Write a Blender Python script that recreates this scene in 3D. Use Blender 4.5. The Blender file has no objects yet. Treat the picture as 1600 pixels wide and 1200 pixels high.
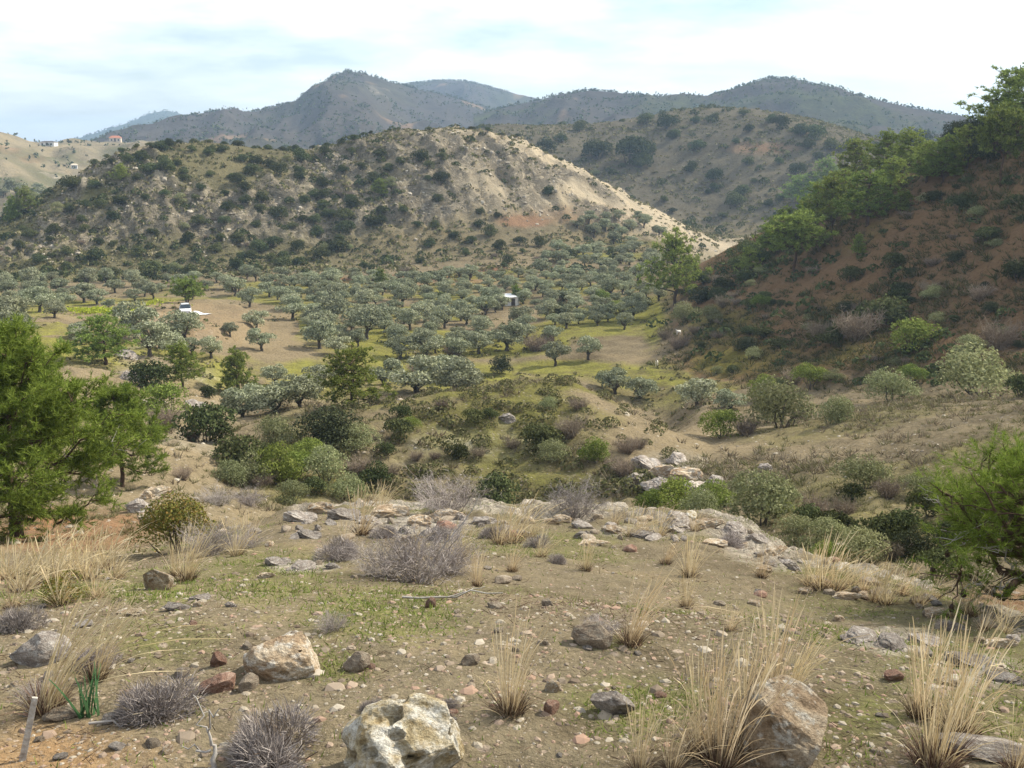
import bpy, math, random
import numpy as np
from mathutils import Vector, Matrix

# ------------------------------------------------------------------ camera, sky, sun, exposure
SC = bpy.context.scene
COL = SC.collection
F = 1640.0                 # focal length in photo pixels (photo is 1600 x 1200)
PITCH = math.atan(370 / F)   # camera looks down a little
cam_d = bpy.data.cameras.new('camera')
cam_d.sensor_fit = 'HORIZONTAL'; cam_d.sensor_width = 36.0; cam_d.lens = 36.0 * F / 1600.0
cam_d.clip_start = 0.05; cam_d.clip_end = 20000
cam = bpy.data.objects.new('camera', cam_d); COL.objects.link(cam)
cam.location = (0, 0, 0); cam.rotation_euler = (math.pi / 2 - PITCH, 0, 0)
SC.camera = cam

SUN_AZ = 64.0      # degrees to the right of the view direction
SUN_EL = 42.0
world = bpy.data.worlds.new('World'); SC.world = world; world.use_nodes = True
wt = world.node_tree; wn, wl = wt.nodes, wt.links
for n in list(wn): wn.remove(n)
w_out = wn.new('ShaderNodeOutputWorld'); w_bg = wn.new('ShaderNodeBackground')
w_sky = wn.new('ShaderNodeTexSky'); w_sky.sky_type = 'NISHITA'; w_sky.sun_disc = False
w_sky.sun_elevation = math.radians(SUN_EL); w_sky.sun_rotation = math.radians(SUN_AZ)
w_sky.air_density = 1.0; w_sky.dust_density = 0.3; w_sky.ozone_density = 1.0
w_tc = wn.new('ShaderNodeTexCoord'); w_sep = wn.new('ShaderNodeSeparateXYZ')
w_add = wn.new('ShaderNodeMath'); w_add.operation = 'ADD'; w_add.inputs[1].default_value = 0.16
w_dx = wn.new('ShaderNodeMath'); w_dx.operation = 'DIVIDE'
w_dy = wn.new('ShaderNodeMath'); w_dy.operation = 'DIVIDE'
w_cmb = wn.new('ShaderNodeCombineXYZ')
w_noi = wn.new('ShaderNodeTexNoise'); w_noi.inputs['Scale'].default_value = 1.1; w_noi.inputs['Detail'].default_value = 7
w_noi.inputs['Roughness'].default_value = 0.55
w_ramp = wn.new('ShaderNodeValToRGB'); w_ramp.color_ramp.elements[0].position = 0.36; w_ramp.color_ramp.elements[1].position = 0.68
w_ramp.color_ramp.elements[0].color = (0.12, 0.12, 0.12, 1)
w_mix = wn.new('ShaderNodeMix'); w_mix.data_type = 'RGBA'
w_mix.inputs[7].default_value = (11.0, 11.3, 11.6, 1)
wl.new(w_tc.outputs['Generated'], w_sep.inputs[0])
wl.new(w_sep.outputs[2], w_add.inputs[0])
wl.new(w_sep.outputs[0], w_dx.inputs[0]); wl.new(w_add.outputs[0], w_dx.inputs[1])
wl.new(w_sep.outputs[1], w_dy.inputs[0]); wl.new(w_add.outputs[0], w_dy.inputs[1])
wl.new(w_dx.outputs[0], w_cmb.inputs[0]); wl.new(w_dy.outputs[0], w_cmb.inputs[1])
wl.new(w_cmb.outputs[0], w_noi.inputs['Vector'])
wl.new(w_noi.outputs['Fac'], w_ramp.inputs[0]); wl.new(w_ramp.outputs[0], w_mix.inputs[0])
wl.new(w_sky.outputs[0], w_mix.inputs[6]); wl.new(w_mix.outputs[2], w_bg.inputs[0])
w_bg.inputs[1].default_value = 0.09
wl.new(w_bg.outputs[0], w_out.inputs[0])

sun_d = bpy.data.lights.new('sun', 'SUN'); sun_d.energy = 5.0; sun_d.angle = math.radians(2.5); sun_d.color = (1.0, 0.93, 0.79)
sun = bpy.data.objects.new('sun', sun_d); COL.objects.link(sun)
_a, _e = math.radians(SUN_AZ), math.radians(SUN_EL)
SUNV = Vector((math.cos(_e) * math.sin(_a), math.cos(_e) * math.cos(_a), math.sin(_e)))
sun.rotation_euler = SUNV.to_track_quat('Z', 'Y').to_euler()
vs = SC.view_settings
vs.view_transform = 'Standard'; vs.look = 'None'; vs.exposure = 0.68; vs.gamma = 1.0; vs.use_curve_mapping = False
SC.cycles.max_bounces = 5; SC.cycles.diffuse_bounces = 2; SC.cycles.glossy_bounces = 1
SC.cycles.transmission_bounces = 3; SC.cycles.transparent_max_bounces = 4; SC.cycles.volume_bounces = 0

# ------------------------------------------------------------------ numeric helpers
_T = np.random.RandomState(7).rand(64, 256, 256)
def vnoise(x, y, s=0):
    t = _T[s % 64]
    xi = np.floor(x); yi = np.floor(y); fx = x - xi; fy = y - yi
    xi = xi.astype(np.int64) & 255; yi = yi.astype(np.int64) & 255
    x1 = (xi + 1) & 255; y1 = (yi + 1) & 255
    fx = fx * fx * (3 - 2 * fx); fy = fy * fy * (3 - 2 * fy)
    return (t[xi, yi] * (1 - fx) + t[x1, yi] * fx) * (1 - fy) + (t[xi, y1] * (1 - fx) + t[x1, y1] * fx) * fy
def fbm(x, y, o=4, s=0, g=0.5):
    a, tot, out, c, sn = 1.0, 0.0, 0.0, 0.8, 0.6
    for k in range(o):
        out = out + a * (vnoise(x, y, s + k) * 2 - 1); tot += a; a *= g
        x, y = (x * c - y * sn) * 2.03 + 11.3, (x * sn + y * c) * 2.03 + 5.7
    return out / tot
def ridged(x, y, o=4, s=0):
    a, tot, out = 1.0, 0.0, 0.0
    for k in range(o):
        out = out + a * (1 - np.abs(vnoise(x, y, s + k) * 2 - 1) * 2); tot += a; a *= 0.5
        x, y = (x * 0.8 - y * 0.6) * 2.05 + 3.1, (x * 0.6 + y * 0.8) * 2.05 + 8.2
    return out / tot
def sstep(a, b, x):
    t = np.clip((x - a) / (b - a), 0, 1); return t * t * (3 - 2 * t)
def ray(px, py):
    u = (px - 800) / F; v = (600 - py) / F
    cp, sp = math.cos(PITCH), math.sin(PITCH)
    x = u; y = cp + v * sp; z = -sp + v * cp
    h = np.hypot(x, y)
    return np.arctan2(x, y), z / h          # azimuth, slope
def project(x, y, z):
    cp, sp = math.cos(PITCH), math.sin(PITCH)
    w = y * cp - z * sp; v = y * sp + z * cp
    w = np.where(w > 0.05, w, 0.05)
    return 800 + F * x / w, 600 - F * v / w

def mesh_np(name, V, quads=None, tris=None, mats=(), mat_idx=None, smooth=False):
    V = np.asarray(V, np.float32)
    me = bpy.data.meshes.new(name)
    nq = 0 if quads is None else len(quads); nt = 0 if tris is None else len(tris)
    me.vertices.add(len(V)); me.vertices.foreach_set('co', V.ravel())
    li, ls = [], []
    if nq: li.append(np.asarray(quads, np.int32).ravel()); ls.append(np.arange(nq, dtype=np.int32) * 4)
    if nt: li.append(np.asarray(tris, np.int32).ravel()); ls.append(nq * 4 + np.arange(nt, dtype=np.int32) * 3)
    li = np.concatenate(li); ls = np.concatenate(ls)
    me.loops.add(len(li)); me.loops.foreach_set('vertex_index', li)
    me.polygons.add(nq + nt); me.polygons.foreach_set('loop_start', ls)
    if mat_idx is not None: me.polygons.foreach_set('material_index', np.asarray(mat_idx, np.int32))
    me.polygons.foreach_set('use_smooth', np.full(nq + nt, smooth))
    for m in mats: me.materials.append(m)
    me.update(calc_edges=True)
    return me

class Geo:
    """collects quads and triangles"""
    def __init__(s): s.V, s.Q, s.T, s.n = [], [], [], 0
    def add(s, V, Q=None, T=None):
        V = np.asarray(V, float).reshape(-1, 3)
        if Q is not None and len(Q): s.Q.append(np.asarray(Q, int) + s.n)
        if T is not None and len(T): s.T.append(np.asarray(T, int) + s.n)
        s.V.append(V); s.n += len(V)
    def tube(s, P, R, sides=6):
        P = np.asarray(P, float); n = len(P); R = np.broadcast_to(np.asarray(R, float), (n,))
        t = np.gradient(P, axis=0); t /= np.linalg.norm(t, axis=1)[:, None] + 1e-9
        ref = np.array([0.31, 0.87, 0.38]); a = np.cross(t, ref); a /= np.linalg.norm(a, axis=1)[:, None] + 1e-9
        b = np.cross(t, a)
        th = np.arange(sides) * 2 * math.pi / sides
        V = P[:, None, :] + R[:, None, None] * (np.cos(th)[None, :, None] * a[:, None, :] + np.sin(th)[None, :, None] * b[:, None, :])
        i = np.arange(n - 1)[:, None] * sides; j = np.arange(sides)[None, :]; j1 = (j + 1) % sides
        Q = np.stack([i + j, i + j1, i + sides + j1, i + sides + j], -1).reshape(-1, 4)
        s.add(V.reshape(-1, 3), Q)
    def box(s, c, d, rz=0.0, top=1.0):
        x, y, z = d[0] / 2, d[1] / 2, d[2] / 2
        P = np.array([[-x, -y, -z], [x, -y, -z], [x, y, -z], [-x, y, -z], [-x * top, -y * top, z], [x * top, -y * top, z], [x * top, y * top, z], [-x * top, y * top, z]])
        co, si = math.cos(rz), math.sin(rz)
        P = np.c_[P[:, 0] * co - P[:, 1] * si, P[:, 0] * si + P[:, 1] * co, P[:, 2]] + np.asarray(c)
        s.add(P, [[0, 3, 2, 1], [4, 5, 6, 7], [0, 1, 5, 4], [1, 2, 6, 5], [2, 3, 7, 6], [3, 0, 4, 7]])
    def leaves(s, C, N, L, W, rng):
        """rhombic leaves"""
        n = len(C); L = np.broadcast_to(L, (n,)); W = np.broadcast_to(W, (n,))
        r = rng.normal(size=(n, 3)); u = np.cross(N, r); u /= np.linalg.norm(u, axis=1)[:, None] + 1e-9
        v = np.cross(N, u); v /= np.linalg.norm(v, axis=1)[:, None] + 1e-9
        V = np.stack([C - u * L[:, None], C + v * W[:, None], C + u * L[:, None], C - v * W[:, None]], 1)
        s.add(V.reshape(-1, 3), np.arange(n * 4).reshape(n, 4))
    def needles(s, C, D, L, W, rng):
        """thin triangles from C along D"""
        n = len(C); D = D / (np.linalg.norm(D, axis=1)[:, None] + 1e-9)
        r = rng.normal(size=(n, 3)); u = np.cross(D, r); u /= np.linalg.norm(u, axis=1)[:, None] + 1e-9
        L = np.broadcast_to(L, (n,)); W = np.broadcast_to(W, (n,))
        V = np.stack([C - u * W[:, None], C + u * W[:, None], C + D * L[:, None]], 1)
        s.add(V.reshape(-1, 3), None, np.arange(n * 3).reshape(n, 3))
    def blades(s, B, D, L, W, droop, rng, seg=5, lean=(0, 0, 0), head=0.0):
        """curved grass blades: ribbons"""
        n = len(B); D = D / (np.linalg.norm(D, axis=1)[:, None] + 1e-9)
        r = rng.normal(size=(n, 3)); u = np.cross(D, r); u /= np.linalg.norm(u, axis=1)[:, None] + 1e-9
        L = np.broadcast_to(L, (n,)); W = np.broadcast_to(W, (n,)); droop = np.broadcast_to(droop, (n,))
        t = np.linspace(0, 1, seg + 1)
        h = D.copy(); h[:, 2] = 0
        P = B[:, None, :] + D[:, None, :] * (L[:, None] * t)[..., None]
        bend = (droop * L)[:, None] * t[None, :] ** 2.2
        P = P + (h + np.asarray(lean))[:, None, :] * bend[..., None]
        P[:, :, 2] -= bend * 0.42 * t[None, :]
        w = W[:, None] * (1 - 0.75 * t)[None, :]
        if head: w = w + W[:, None] * head * np.exp(-((t - 0.84) / 0.13) ** 2)[None, :]
        V = np.stack([P - u[:, None, :] * w[..., None], P + u[:, None, :] * w[..., None]], 2)
        i = (np.arange(n) * (seg + 1) * 2)[:, None] + (np.arange(seg) * 2)[None, :]
        Q = np.stack([i, i + 1, i + 3, i + 2], -1).reshape(-1, 4)
        s.add(V.reshape(-1, 3), Q)
    def mesh(s, name, *mats, smooth=False):
        return mesh_np(name, np.concatenate(s.V), np.concatenate(s.Q) if s.Q else None, np.concatenate(s.T) if s.T else None, mats, smooth=smooth)

# ------------------------------------------------------------------ material helpers
def new_mat(name):
    m = bpy.data.materials.new(name); m.use_nodes = True
    nt = m.node_tree
    for n in list(nt.nodes): nt.nodes.remove(n)
    return m, nt.nodes, nt.links
def N(ns, t, **kw):
    n = ns.new(t)
    for k, v in kw.items():
        if k in n.inputs: n.inputs[k].default_value = v
        else: setattr(n, k, v)
    return n
def mixc(ns, lk, fac, a, b, blend='MIX'):
    m = ns.new('ShaderNodeMix'); m.data_type = 'RGBA'; m.blend_type = blend
    for sock, v in ((m.inputs[0], fac), (m.inputs[6], a), (m.inputs[7], b)):
        if hasattr(v, 'is_linked') or hasattr(v, 'links'): lk.new(v, sock)
        elif isinstance(v, (int, float)): sock.default_value = v
        else: sock.default_value = (v[0], v[1], v[2], 1)
    return m.outputs[2]
def ramp(ns, lk, src, stops, interp='LINEAR'):
    r = ns.new('ShaderNodeValToRGB'); e = r.color_ramp.elements; r.color_ramp.interpolation = interp
    while len(e) < len(stops): e.new(0.5)
    for k, (p, c) in enumerate(stops):
        e[k].position = p
        e[k].color = (c, c, c, 1) if isinstance(c, (int, float)) else (c[0], c[1], c[2], 1)
    lk.new(src, r.inputs[0]); return r.outputs[0]
def noise(ns, lk, vec, scale, detail=4, rough=0.55, dist=0.0):
    n = N(ns, 'ShaderNodeTexNoise', Scale=scale, Detail=detail, Roughness=rough, Distortion=dist)
    lk.new(vec, n.inputs['Vector']); return n.outputs['Fac']
def mul(ns, lk, a, b, op='MULTIPLY'):
    m = ns.new('ShaderNodeMath'); m.operation = op
    for s, v in ((m.inputs[0], a), (m.inputs[1], b)):
        if isinstance(v, (int, float)): s.default_value = v
        else: lk.new(v, s)
    return m.outputs[0]

def leaf_mat(name, cols, trans=0.25, inst=0.3):
    """foliage: colour varies from leaf to leaf and from plant to plant"""
    m, ns, lk = new_mat(name)
    g = ns.new('ShaderNodeNewGeometry'); oi = ns.new('ShaderNodeObjectInfo')
    c = ramp(ns, lk, g.outputs['Random Per Island'], [(k / (len(cols) - 1), c) for k, c in enumerate(cols)])
    hs = ns.new('ShaderNodeHueSaturation')
    v = ns.new('ShaderNodeMapRange'); v.inputs[3].default_value = 1 - inst; v.inputs[4].default_value = 1 + inst
    lk.new(oi.outputs['Random'], v.inputs[0]); lk.new(v.outputs[0], hs.inputs['Value'])
    r2 = mul(ns, lk, mul(ns, lk, oi.outputs['Random'], 7.31), 1.0, 'MODULO')
    v2 = ns.new('ShaderNodeMapRange'); v2.inputs[3].default_value = 0.5 - 0.06 * inst; v2.inputs[4].default_value = 0.5 + 0.05 * inst
    lk.new(r2, v2.inputs[0]); lk.new(v2.outputs[0], hs.inputs['Hue'])
    lk.new(c, hs.inputs['Color'])
    d = ns.new('ShaderNodeBsdfDiffuse'); t = ns.new('ShaderNodeBsdfTranslucent'); mx = N(ns, 'ShaderNodeMixShader')
    mx.inputs[0].default_value = trans
    lk.new(hs.outputs[0], d.inputs[0]); lk.new(hs.outputs[0], t.inputs[0])
    lk.new(d.outputs[0], mx.inputs[1]); lk.new(t.outputs[0], mx.inputs[2])
    o = ns.new('ShaderNodeOutputMaterial'); lk.new(mx.outputs[0], o.inputs[0])
    return m
def bark_mat(name, a, b, scale=12):
    m, ns, lk = new_mat(name)
    tc = ns.new('ShaderNodeTexCoord')
    f = noise(ns, lk, tc.outputs['Object'], scale, 5)
    c = ramp(ns, lk, f, [(0.3, a), (0.7, b)])
    bs = N(ns, 'ShaderNodeBsdfPrincipled', Roughness=0.9); bs.inputs['Specular IOR Level'].default_value = 0.15
    lk.new(c, bs.inputs['Base Color'])
    bu = N(ns, 'ShaderNodeBump', Strength=0.6, Distance=0.02); lk.new(f, bu.inputs['Height']); lk.new(bu.outputs[0], bs.inputs['Normal'])
    o = ns.new('ShaderNodeOutputMaterial'); lk.new(bs.outputs[0], o.inputs[0]); return m
def paint_mat(name, c, rough=0.5, dirt=0.3, scale=6.0, metal=0.0):
    m, ns, lk = new_mat(name)
    tc = ns.new('ShaderNodeTexCoord'); f = noise(ns, lk, tc.outputs['Object'], scale, 5)
    k = ramp(ns, lk, f, [(0.35, tuple(x * (1 - dirt) for x in c)), (0.65, c)])
    bs = N(ns, 'ShaderNodeBsdfPrincipled', Roughness=rough, Metallic=metal); lk.new(k, bs.inputs['Base Color'])
    o = ns.new('ShaderNodeOutputMaterial'); lk.new(bs.outputs[0], o.inputs[0]); return m
def rock_mat(name, cols, scale=3.0, pit=0.0, lichen=(0.5, 0.48, 0.42), lich=0.3):
    m, ns, lk = new_mat(name)
    tc = ns.new('ShaderNodeTexCoord'); oi = ns.new('ShaderNodeObjectInfo')
    mp = N(ns, 'ShaderNodeVectorMath', operation='ADD'); lk.new(tc.outputs['Object'], mp.inputs[0])
    off = N(ns, 'ShaderNodeVectorMath', operation='SCALE'); off.inputs[0].default_value = (37, 61, 23); lk.new(oi.outputs['Random'], off.inputs['Scale'])
    lk.new(off.outputs[0], mp.inputs[1]); vec = mp.outputs[0]
    f = noise(ns, lk, vec, scale, 7, 0.62, 0.4)
    c = ramp(ns, lk, f, [(0.28 + 0.44 * k / (len(cols) - 1), x) for k, x in enumerate(cols)])
    f2 = noise(ns, lk, vec, scale * 2.3, 6, 0.65)
    c = mixc(ns, lk, mul(ns, lk, ramp(ns, lk, f2, [(0.52, 0.0), (0.62, 1.0)]), lich), c, lichen)
    f3 = noise(ns, lk, vec, scale * 9, 5, 0.7)
    c = mixc(ns, lk, ramp(ns, lk, f3, [(0.35, 0.55), (0.6, 0.0)]), c, tuple(x * 0.4 for x in cols[0]))
    hs = ns.new('ShaderNodeHueSaturation'); v = ns.new('ShaderNodeMapRange'); v.inputs[3].default_value = 0.75; v.inputs[4].default_value = 1.25
    lk.new(oi.outputs['Random'], v.inputs[0]); lk.new(v.outputs[0], hs.inputs['Value']); lk.new(c, hs.inputs['Color'])
    bs = N(ns, 'ShaderNodeBsdfPrincipled', Roughness=0.92); bs.inputs['Specular IOR Level'].default_value = 0.2
    lk.new(hs.outputs[0], bs.inputs['Base Color'])
    hsum = mul(ns, lk, mul(ns, lk, f, 0.6), mul(ns, lk, f3, 0.4), 'ADD')
    bu = N(ns, 'ShaderNodeBump', Strength=0.9, Distance=0.05); lk.new(hsum, bu.inputs['Height']); lk.new(bu.outputs[0], bs.inputs['Normal'])
    o = ns.new('ShaderNodeOutputMaterial'); lk.new(bs.outputs[0], o.inputs[0]); return m

def ground_mat(name, rock, red, s=1.0, speck=None, bump=0.05):
    """earth (attribute 'soil'), grass (attribute 'turf'), bare rock and red soil laid where the land carries them (attribute 'cover'), broken up by noise; s = size of the pattern in metres"""
    m, ns, lk = new_mat(name)
    tc = ns.new('ShaderNodeTexCoord'); vec = tc.outputs['Object']
    at = ns.new('ShaderNodeAttribute'); at.attribute_name = 'cover'
    so = ns.new('ShaderNodeAttribute'); so.attribute_name = 'soil'
    tu = ns.new('ShaderNodeAttribute'); tu.attribute_name = 'turf'
    sp = ns.new('ShaderNodeSeparateColor'); lk.new(at.outputs['Color'], sp.inputs[0])
    big = noise(ns, lk, vec, 0.25 / s, 3, 0.6); mid = noise(ns, lk, vec, 1.6 / s, 5, 0.68); fine = noise(ns, lk, vec, 13.0 / s, 4, 0.72)
    blend = mul(ns, lk, mul(ns, lk, big, 0.5), mul(ns, lk, mid, 0.5), 'ADD')
    soil = so.outputs['Color']
    c = mixc(ns, lk, 1.0, soil, ramp(ns, lk, blend, [(0.36, (0.70, 0.68, 0.66)), (0.50, (1.0, 1.0, 1.0)), (0.64, (1.25, 1.2, 1.12))]), 'MULTIPLY')
    fr = ramp(ns, lk, mul(ns, lk, sp.outputs[2], mul(ns, lk, mul(ns, lk, mid, 0.9), 0.15, 'ADD')), [(0.16, 0.0), (0.46, 0.9)])
    c = mixc(ns, lk, fr, c, red)
    pa = mixc(ns, lk, 1.0, soil, (1.28, 1.24, 1.18), 'MULTIPLY')
    c = mixc(ns, lk, mul(ns, lk, at.outputs['Alpha'], mul(ns, lk, big, 1.4)), c, pa)
    gn = mul(ns, lk, mul(ns, lk, mid, 0.55), mul(ns, lk, fine, 0.45), 'ADD')
    fg = ramp(ns, lk, mul(ns, lk, sp.outputs[0], gn), [(0.17, 0.0), (0.50, 0.85)])
    tg = mixc(ns, lk, 1.0, tu.outputs['Color'], ramp(ns, lk, mid, [(0.35, (0.75, 0.7, 0.7)), (0.65, (1.25, 1.15, 1.1))]), 'MULTIPLY')
    c = mixc(ns, lk, fg, c, tg)
    # rock with broken, weathered faces
    mpn = N(ns, 'ShaderNodeMapping'); mpn.inputs['Rotation'].default_value = (0.5, 0.3, 0.6); mpn.inputs['Scale'].default_value = (1.0, 0.45, 1.3); lk.new(vec, mpn.inputs[0])
    fis = noise(ns, lk, mpn.outputs[0], 1.1 / s, 5, 0.7, 0.8)
    fiss = ramp(ns, lk, fis, [(0.40, 0.0), (0.485, 1.0), (0.515, 1.0), (0.60, 0.0)])
    rc = ramp(ns, lk, mid, [(0.34, tuple(x * 0.5 for x in rock)), (0.5, rock), (0.64, tuple(min(0.75, x * 1.35) for x in rock))])
    rc = mixc(ns, lk, mul(ns, lk, fiss, 0.6), rc, tuple(x * 0.3 for x in rock))
    fk = ramp(ns, lk, mul(ns, lk, sp.outputs[1], mul(ns, lk, mul(ns, lk, gn, 0.6), mul(ns, lk, fis, 0.5), 'ADD')), [(0.30, 0.0), (0.56, 0.92)])
    c = mixc(ns, lk, fk, c, rc)
    if speck:
        for sc_, thr, colr in speck:
            vv = N(ns, 'ShaderNodeTexVoronoi', Scale=sc_); lk.new(vec, vv.inputs['Vector'])
            sv = ns.new('ShaderNodeSeparateColor'); lk.new(vv.outputs['Color'], sv.inputs[0])
            on = mul(ns, lk, ramp(ns, lk, mul(ns, lk, vv.outputs['Distance'], mul(ns, lk, fine, 0.5), 'ADD'), [(0.46, 1.0), (0.56, 0.0)]), ramp(ns, lk, sv.outputs[0], [(thr, 0.0), (thr + 0.02, 1.0)]))
            cc = mixc(ns, lk, sv.outputs[1], tuple(x * 0.55 for x in colr), tuple(min(0.75, x * 1.25) for x in colr))
            c = mixc(ns, lk, mul(ns, lk, on, 0.8), c, cc)
    c = mixc(ns, lk, 1.0, c, ramp(ns, lk, fine, [(0.30, 0.62), (0.5, 1.0), (0.72, 1.15)]), 'MULTIPLY')
    bs = N(ns, 'ShaderNodeBsdfDiffuse', Roughness=0.6)
    lk.new(c, bs.inputs['Color'])
    hgt = mul(ns, lk, mul(ns, lk, mul(ns, lk, mid, 0.8), mul(ns, lk, fine, 0.35), 'ADD'), mul(ns, lk, mul(ns, lk, fiss, fk), -0.35), 'ADD')
    bu = N(ns, 'ShaderNodeBump', Strength=1.0, Distance=bump); lk.new(hgt, bu.inputs['Height']); lk.new(bu.outputs[0], bs.inputs['Normal'])
    o = ns.new('ShaderNodeOutputMaterial'); lk.new(bs.outputs[0], o.inputs[0]); return m

# ------------------------------------------------------------------ object helpers
def obj(name, me, parent=None):
    o = bpy.data.objects.new(name, me); COL.objects.link(o)
    if parent is not None: o.parent = parent
    return o
def struct(name, me, kind='structure', label=None):
    o = obj(name, me); o['kind'] = kind
    if label: o['label'] = label
    return o
THINGS = []       # [root, phrase, place, px, group]
def thing(name, cat, loc, rz=0.0, scale=(1, 1, 1), me=None):
    o = obj(name, me); o.location = loc; o.rotation_euler = (0, 0, rz); o.scale = scale; o['category'] = cat
    return o
def note(o, phrase, place, px, group=None, label=None):
    THINGS.append([o, phrase, place, px, group, label])
ORD = ['', 'second', 'third', 'fourth', 'fifth', 'sixth', 'seventh', 'eighth', 'ninth', 'tenth', 'eleventh', 'twelfth', 'thirteenth', 'fourteenth', 'fifteenth',
       'sixteenth', 'seventeenth', 'eighteenth', 'nineteenth', 'twentieth', 'twenty-first', 'twenty-second', 'twenty-third', 'twenty-fourth', 'twenty-fifth',
       'twenty-sixth', 'twenty-seventh', 'twenty-eighth', 'twenty-ninth', 'thirtieth', 'thirty-first', 'thirty-second', 'thirty-third', 'thirty-fourth',
       'thirty-fifth', 'thirty-sixth', 'thirty-seventh', 'thirty-eighth', 'thirty-ninth', 'fortieth']
def write_labels():
    fam = {}
    for t in THINGS: fam.setdefault((t[1], t[2]), []).append(t)
    for (ph, pl), v in fam.items():
        v.sort(key=lambda t: t[3]); n = len(v)
        for k, t in enumerate(v):
            if t[5]: lab = t[5]
            elif n == 1: lab = f'{ph} {pl}'
            else:
                a, b = k, n - 1 - k
                side, q = ('left', a) if a <= b else ('right', b)
                lab = f'{ph} {pl}, ' + (f'{side}most' if q == 0 else f'{ORD[min(q, 39)]} from the {side}')
            t[0]['label'] = lab
            if t[4]: t[0]['group'] = t[4]

# ------------------------------------------------------------------ the land: one sheet through ridge and valley lines
# each line: [(px, py, distance)] picture position of a ridge, foot or valley line and how far away it lies
LINES = [
 [(-400, None, 0.9, -1.80), (2000, None, 0.9, -1.80)],
 [(-400, 1200, 4.2), (2000, 1200, 4.2)],
 [(-400, 1000, 7.4), (1250, 1000, 7.4), (1450, 1040, 6.8), (1600, 1075, 6.3), (1800, 1110, 5.8), (2000, 1120, 5.6)],
 # rim of the knoll
 [(-400, 885, 12.5), (0, 885, 12.5), (150, 882, 13), (250, 868, 14), (350, 836, 16), (450, 800, 18), (600, 793, 19), (800, 795, 19), (1000, 800, 18.5), (1100, 803, 18),
  (1170, 822, 17), (1240, 872, 15), (1350, 900, 14), (1450, 922, 12.6), (1550, 965, 10.8), (1620, 1000, 9.6), (1800, 1060, 8.4), (2000, 1080, 8)],
 # gully behind the knoll
 [(-400, 800, 34), (0, 800, 33), (150, 795, 33), (250, 790, 34), (350, 805, 37), (450, 812, 42), (600, 812, 46), (800, 812, 47), (1000, 810, 44), (1100, 800, 38),
  (1200, 850, 27), (1300, 880, 24), (1400, 905, 21), (1500, 935, 18), (1600, 960, 16), (1800, 990, 15), (2000, 1000, 15)],
 # crest of the mound, saddle and pale terrace
 [(-400, 690, 56), (0, 690, 56), (150, 690, 56), (260, 690, 57), (360, 692, 58), (440, 672, 60), (540, 640, 62), (650, 616, 64), (750, 604, 65), (850, 594, 66), (900, 597, 66), (960, 625, 65),
  (1010, 652, 64), (1060, 678, 63), (1110, 690, 63), (1200, 678, 63), (1300, 655, 64), (1400, 637, 64), (1500, 628, 62), (1600, 622, 60), (1800, 620, 56), (2000, 620, 55)],
 # front of the valley floor, foot of the dark slope
 [(-400, 545, 118), (0, 545, 118), (150, 550, 116), (260, 566, 115), (360, 592, 114), (450, 592, 117), (560, 590, 122), (700, 588, 126), (800, 585, 128), (900, 575, 130), (1000, 572, 128), (1080, 585, 118),
  (1200, 607, 103), (1300, 606, 97), (1400, 600, 93), (1500, 596, 88), (1600, 592, 84), (1800, 585, 78), (2000, 580, 75)],
 # back of the grove, crest of the dark slope
 [(-400, 472, 196), (0, 472, 196), (200, 462, 205), (300, 458, 206), (420, 448, 212), (560, 440, 220), (760, 432, 226), (880, 425, 230), (960, 440, 218), (1010, 462, 196), (1040, 462, 186), (1080, 438, 184), (1130, 405, 184),
  (1200, 368, 184), (1260, 335, 183), (1320, 298, 181), (1380, 270, 177), (1440, 248, 172), (1500, 225, 166), (1560, 203, 160), (1620, 180, 154), (1700, 150, 146), (1850, 105, 134), (2000, 80, 126)],
 # foot of the rocky hill, dip behind the dark slope
 [(-400, 440, 238), (0, 432, 236), (200, 424, 240), (420, 418, 243), (600, 408, 248), (780, 390, 258), (900, 378, 275), (980, 378, 290), (1040, 392, 298), (1100, 412, 300), (1160, 415, 298), (1240, 400, 290),
  (1320, 380, 280), (1440, 360, 268), (1600, 330, 250), (2000, 300, 220)],
 # crest of the rocky hill
 [(-400, 460, 300), (-150, 415, 300), (-60, 380, 300), (0, 350, 301), (50, 322, 302), (100, 290, 303), (150, 258, 305), (200, 238, 306), (260, 225, 308), (330, 222, 310), (400, 230, 312), (470, 236, 314), (520, 232, 315),
  (570, 217, 316), (620, 207, 317), (680, 205, 318), (740, 208, 321), (800, 222, 326), (860, 245, 331), (920, 274, 336), (980, 306, 341), (1040, 340, 346), (1090, 366, 350), (1130, 385, 352), (1180, 385, 352), (1250, 370, 352), (1400, 345, 352), (1600, 320, 352), (2000, 300, 352)],
 # dip behind it
 [(-400, 350, 400), (0, 342, 400), (200, 335, 400), (500, 332, 400), (800, 325, 400), (900, 325, 400), (1000, 345, 398), (1100, 366, 394), (1200, 352, 390), (1300, 330, 388), (1450, 300, 386), (1600, 290, 384), (2000, 280, 380)],
 # crest of the second hill
 [(-400, 300, 560), (0, 302, 560), (150, 300, 560), (300, 292, 560), (480, 270, 555), (600, 240, 550), (680, 215, 545), (740, 198, 540), (800, 195, 535), (860, 197, 530), (920, 196, 528), (1000, 184, 525), (1060, 172, 523), (1120, 167, 520), (1180, 169, 518),
  (1240, 180, 516), (1300, 196, 514), (1360, 214, 512), (1420, 230, 510), (1500, 245, 508), (1600, 258, 505), (2000, 280, 500)],
]
TAILS = [(760, -42.0), (1100, -48.0), (2400, -52.0), (6000, -60.0)]
AZ_IN = np.radians(np.linspace(-35, 35, 580))
AZ_OUT_R = np.radians(np.array([36, 38, 41, 45, 50, 57, 65, 75, 90, 110, 130, 150, 165, 180]))
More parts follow.
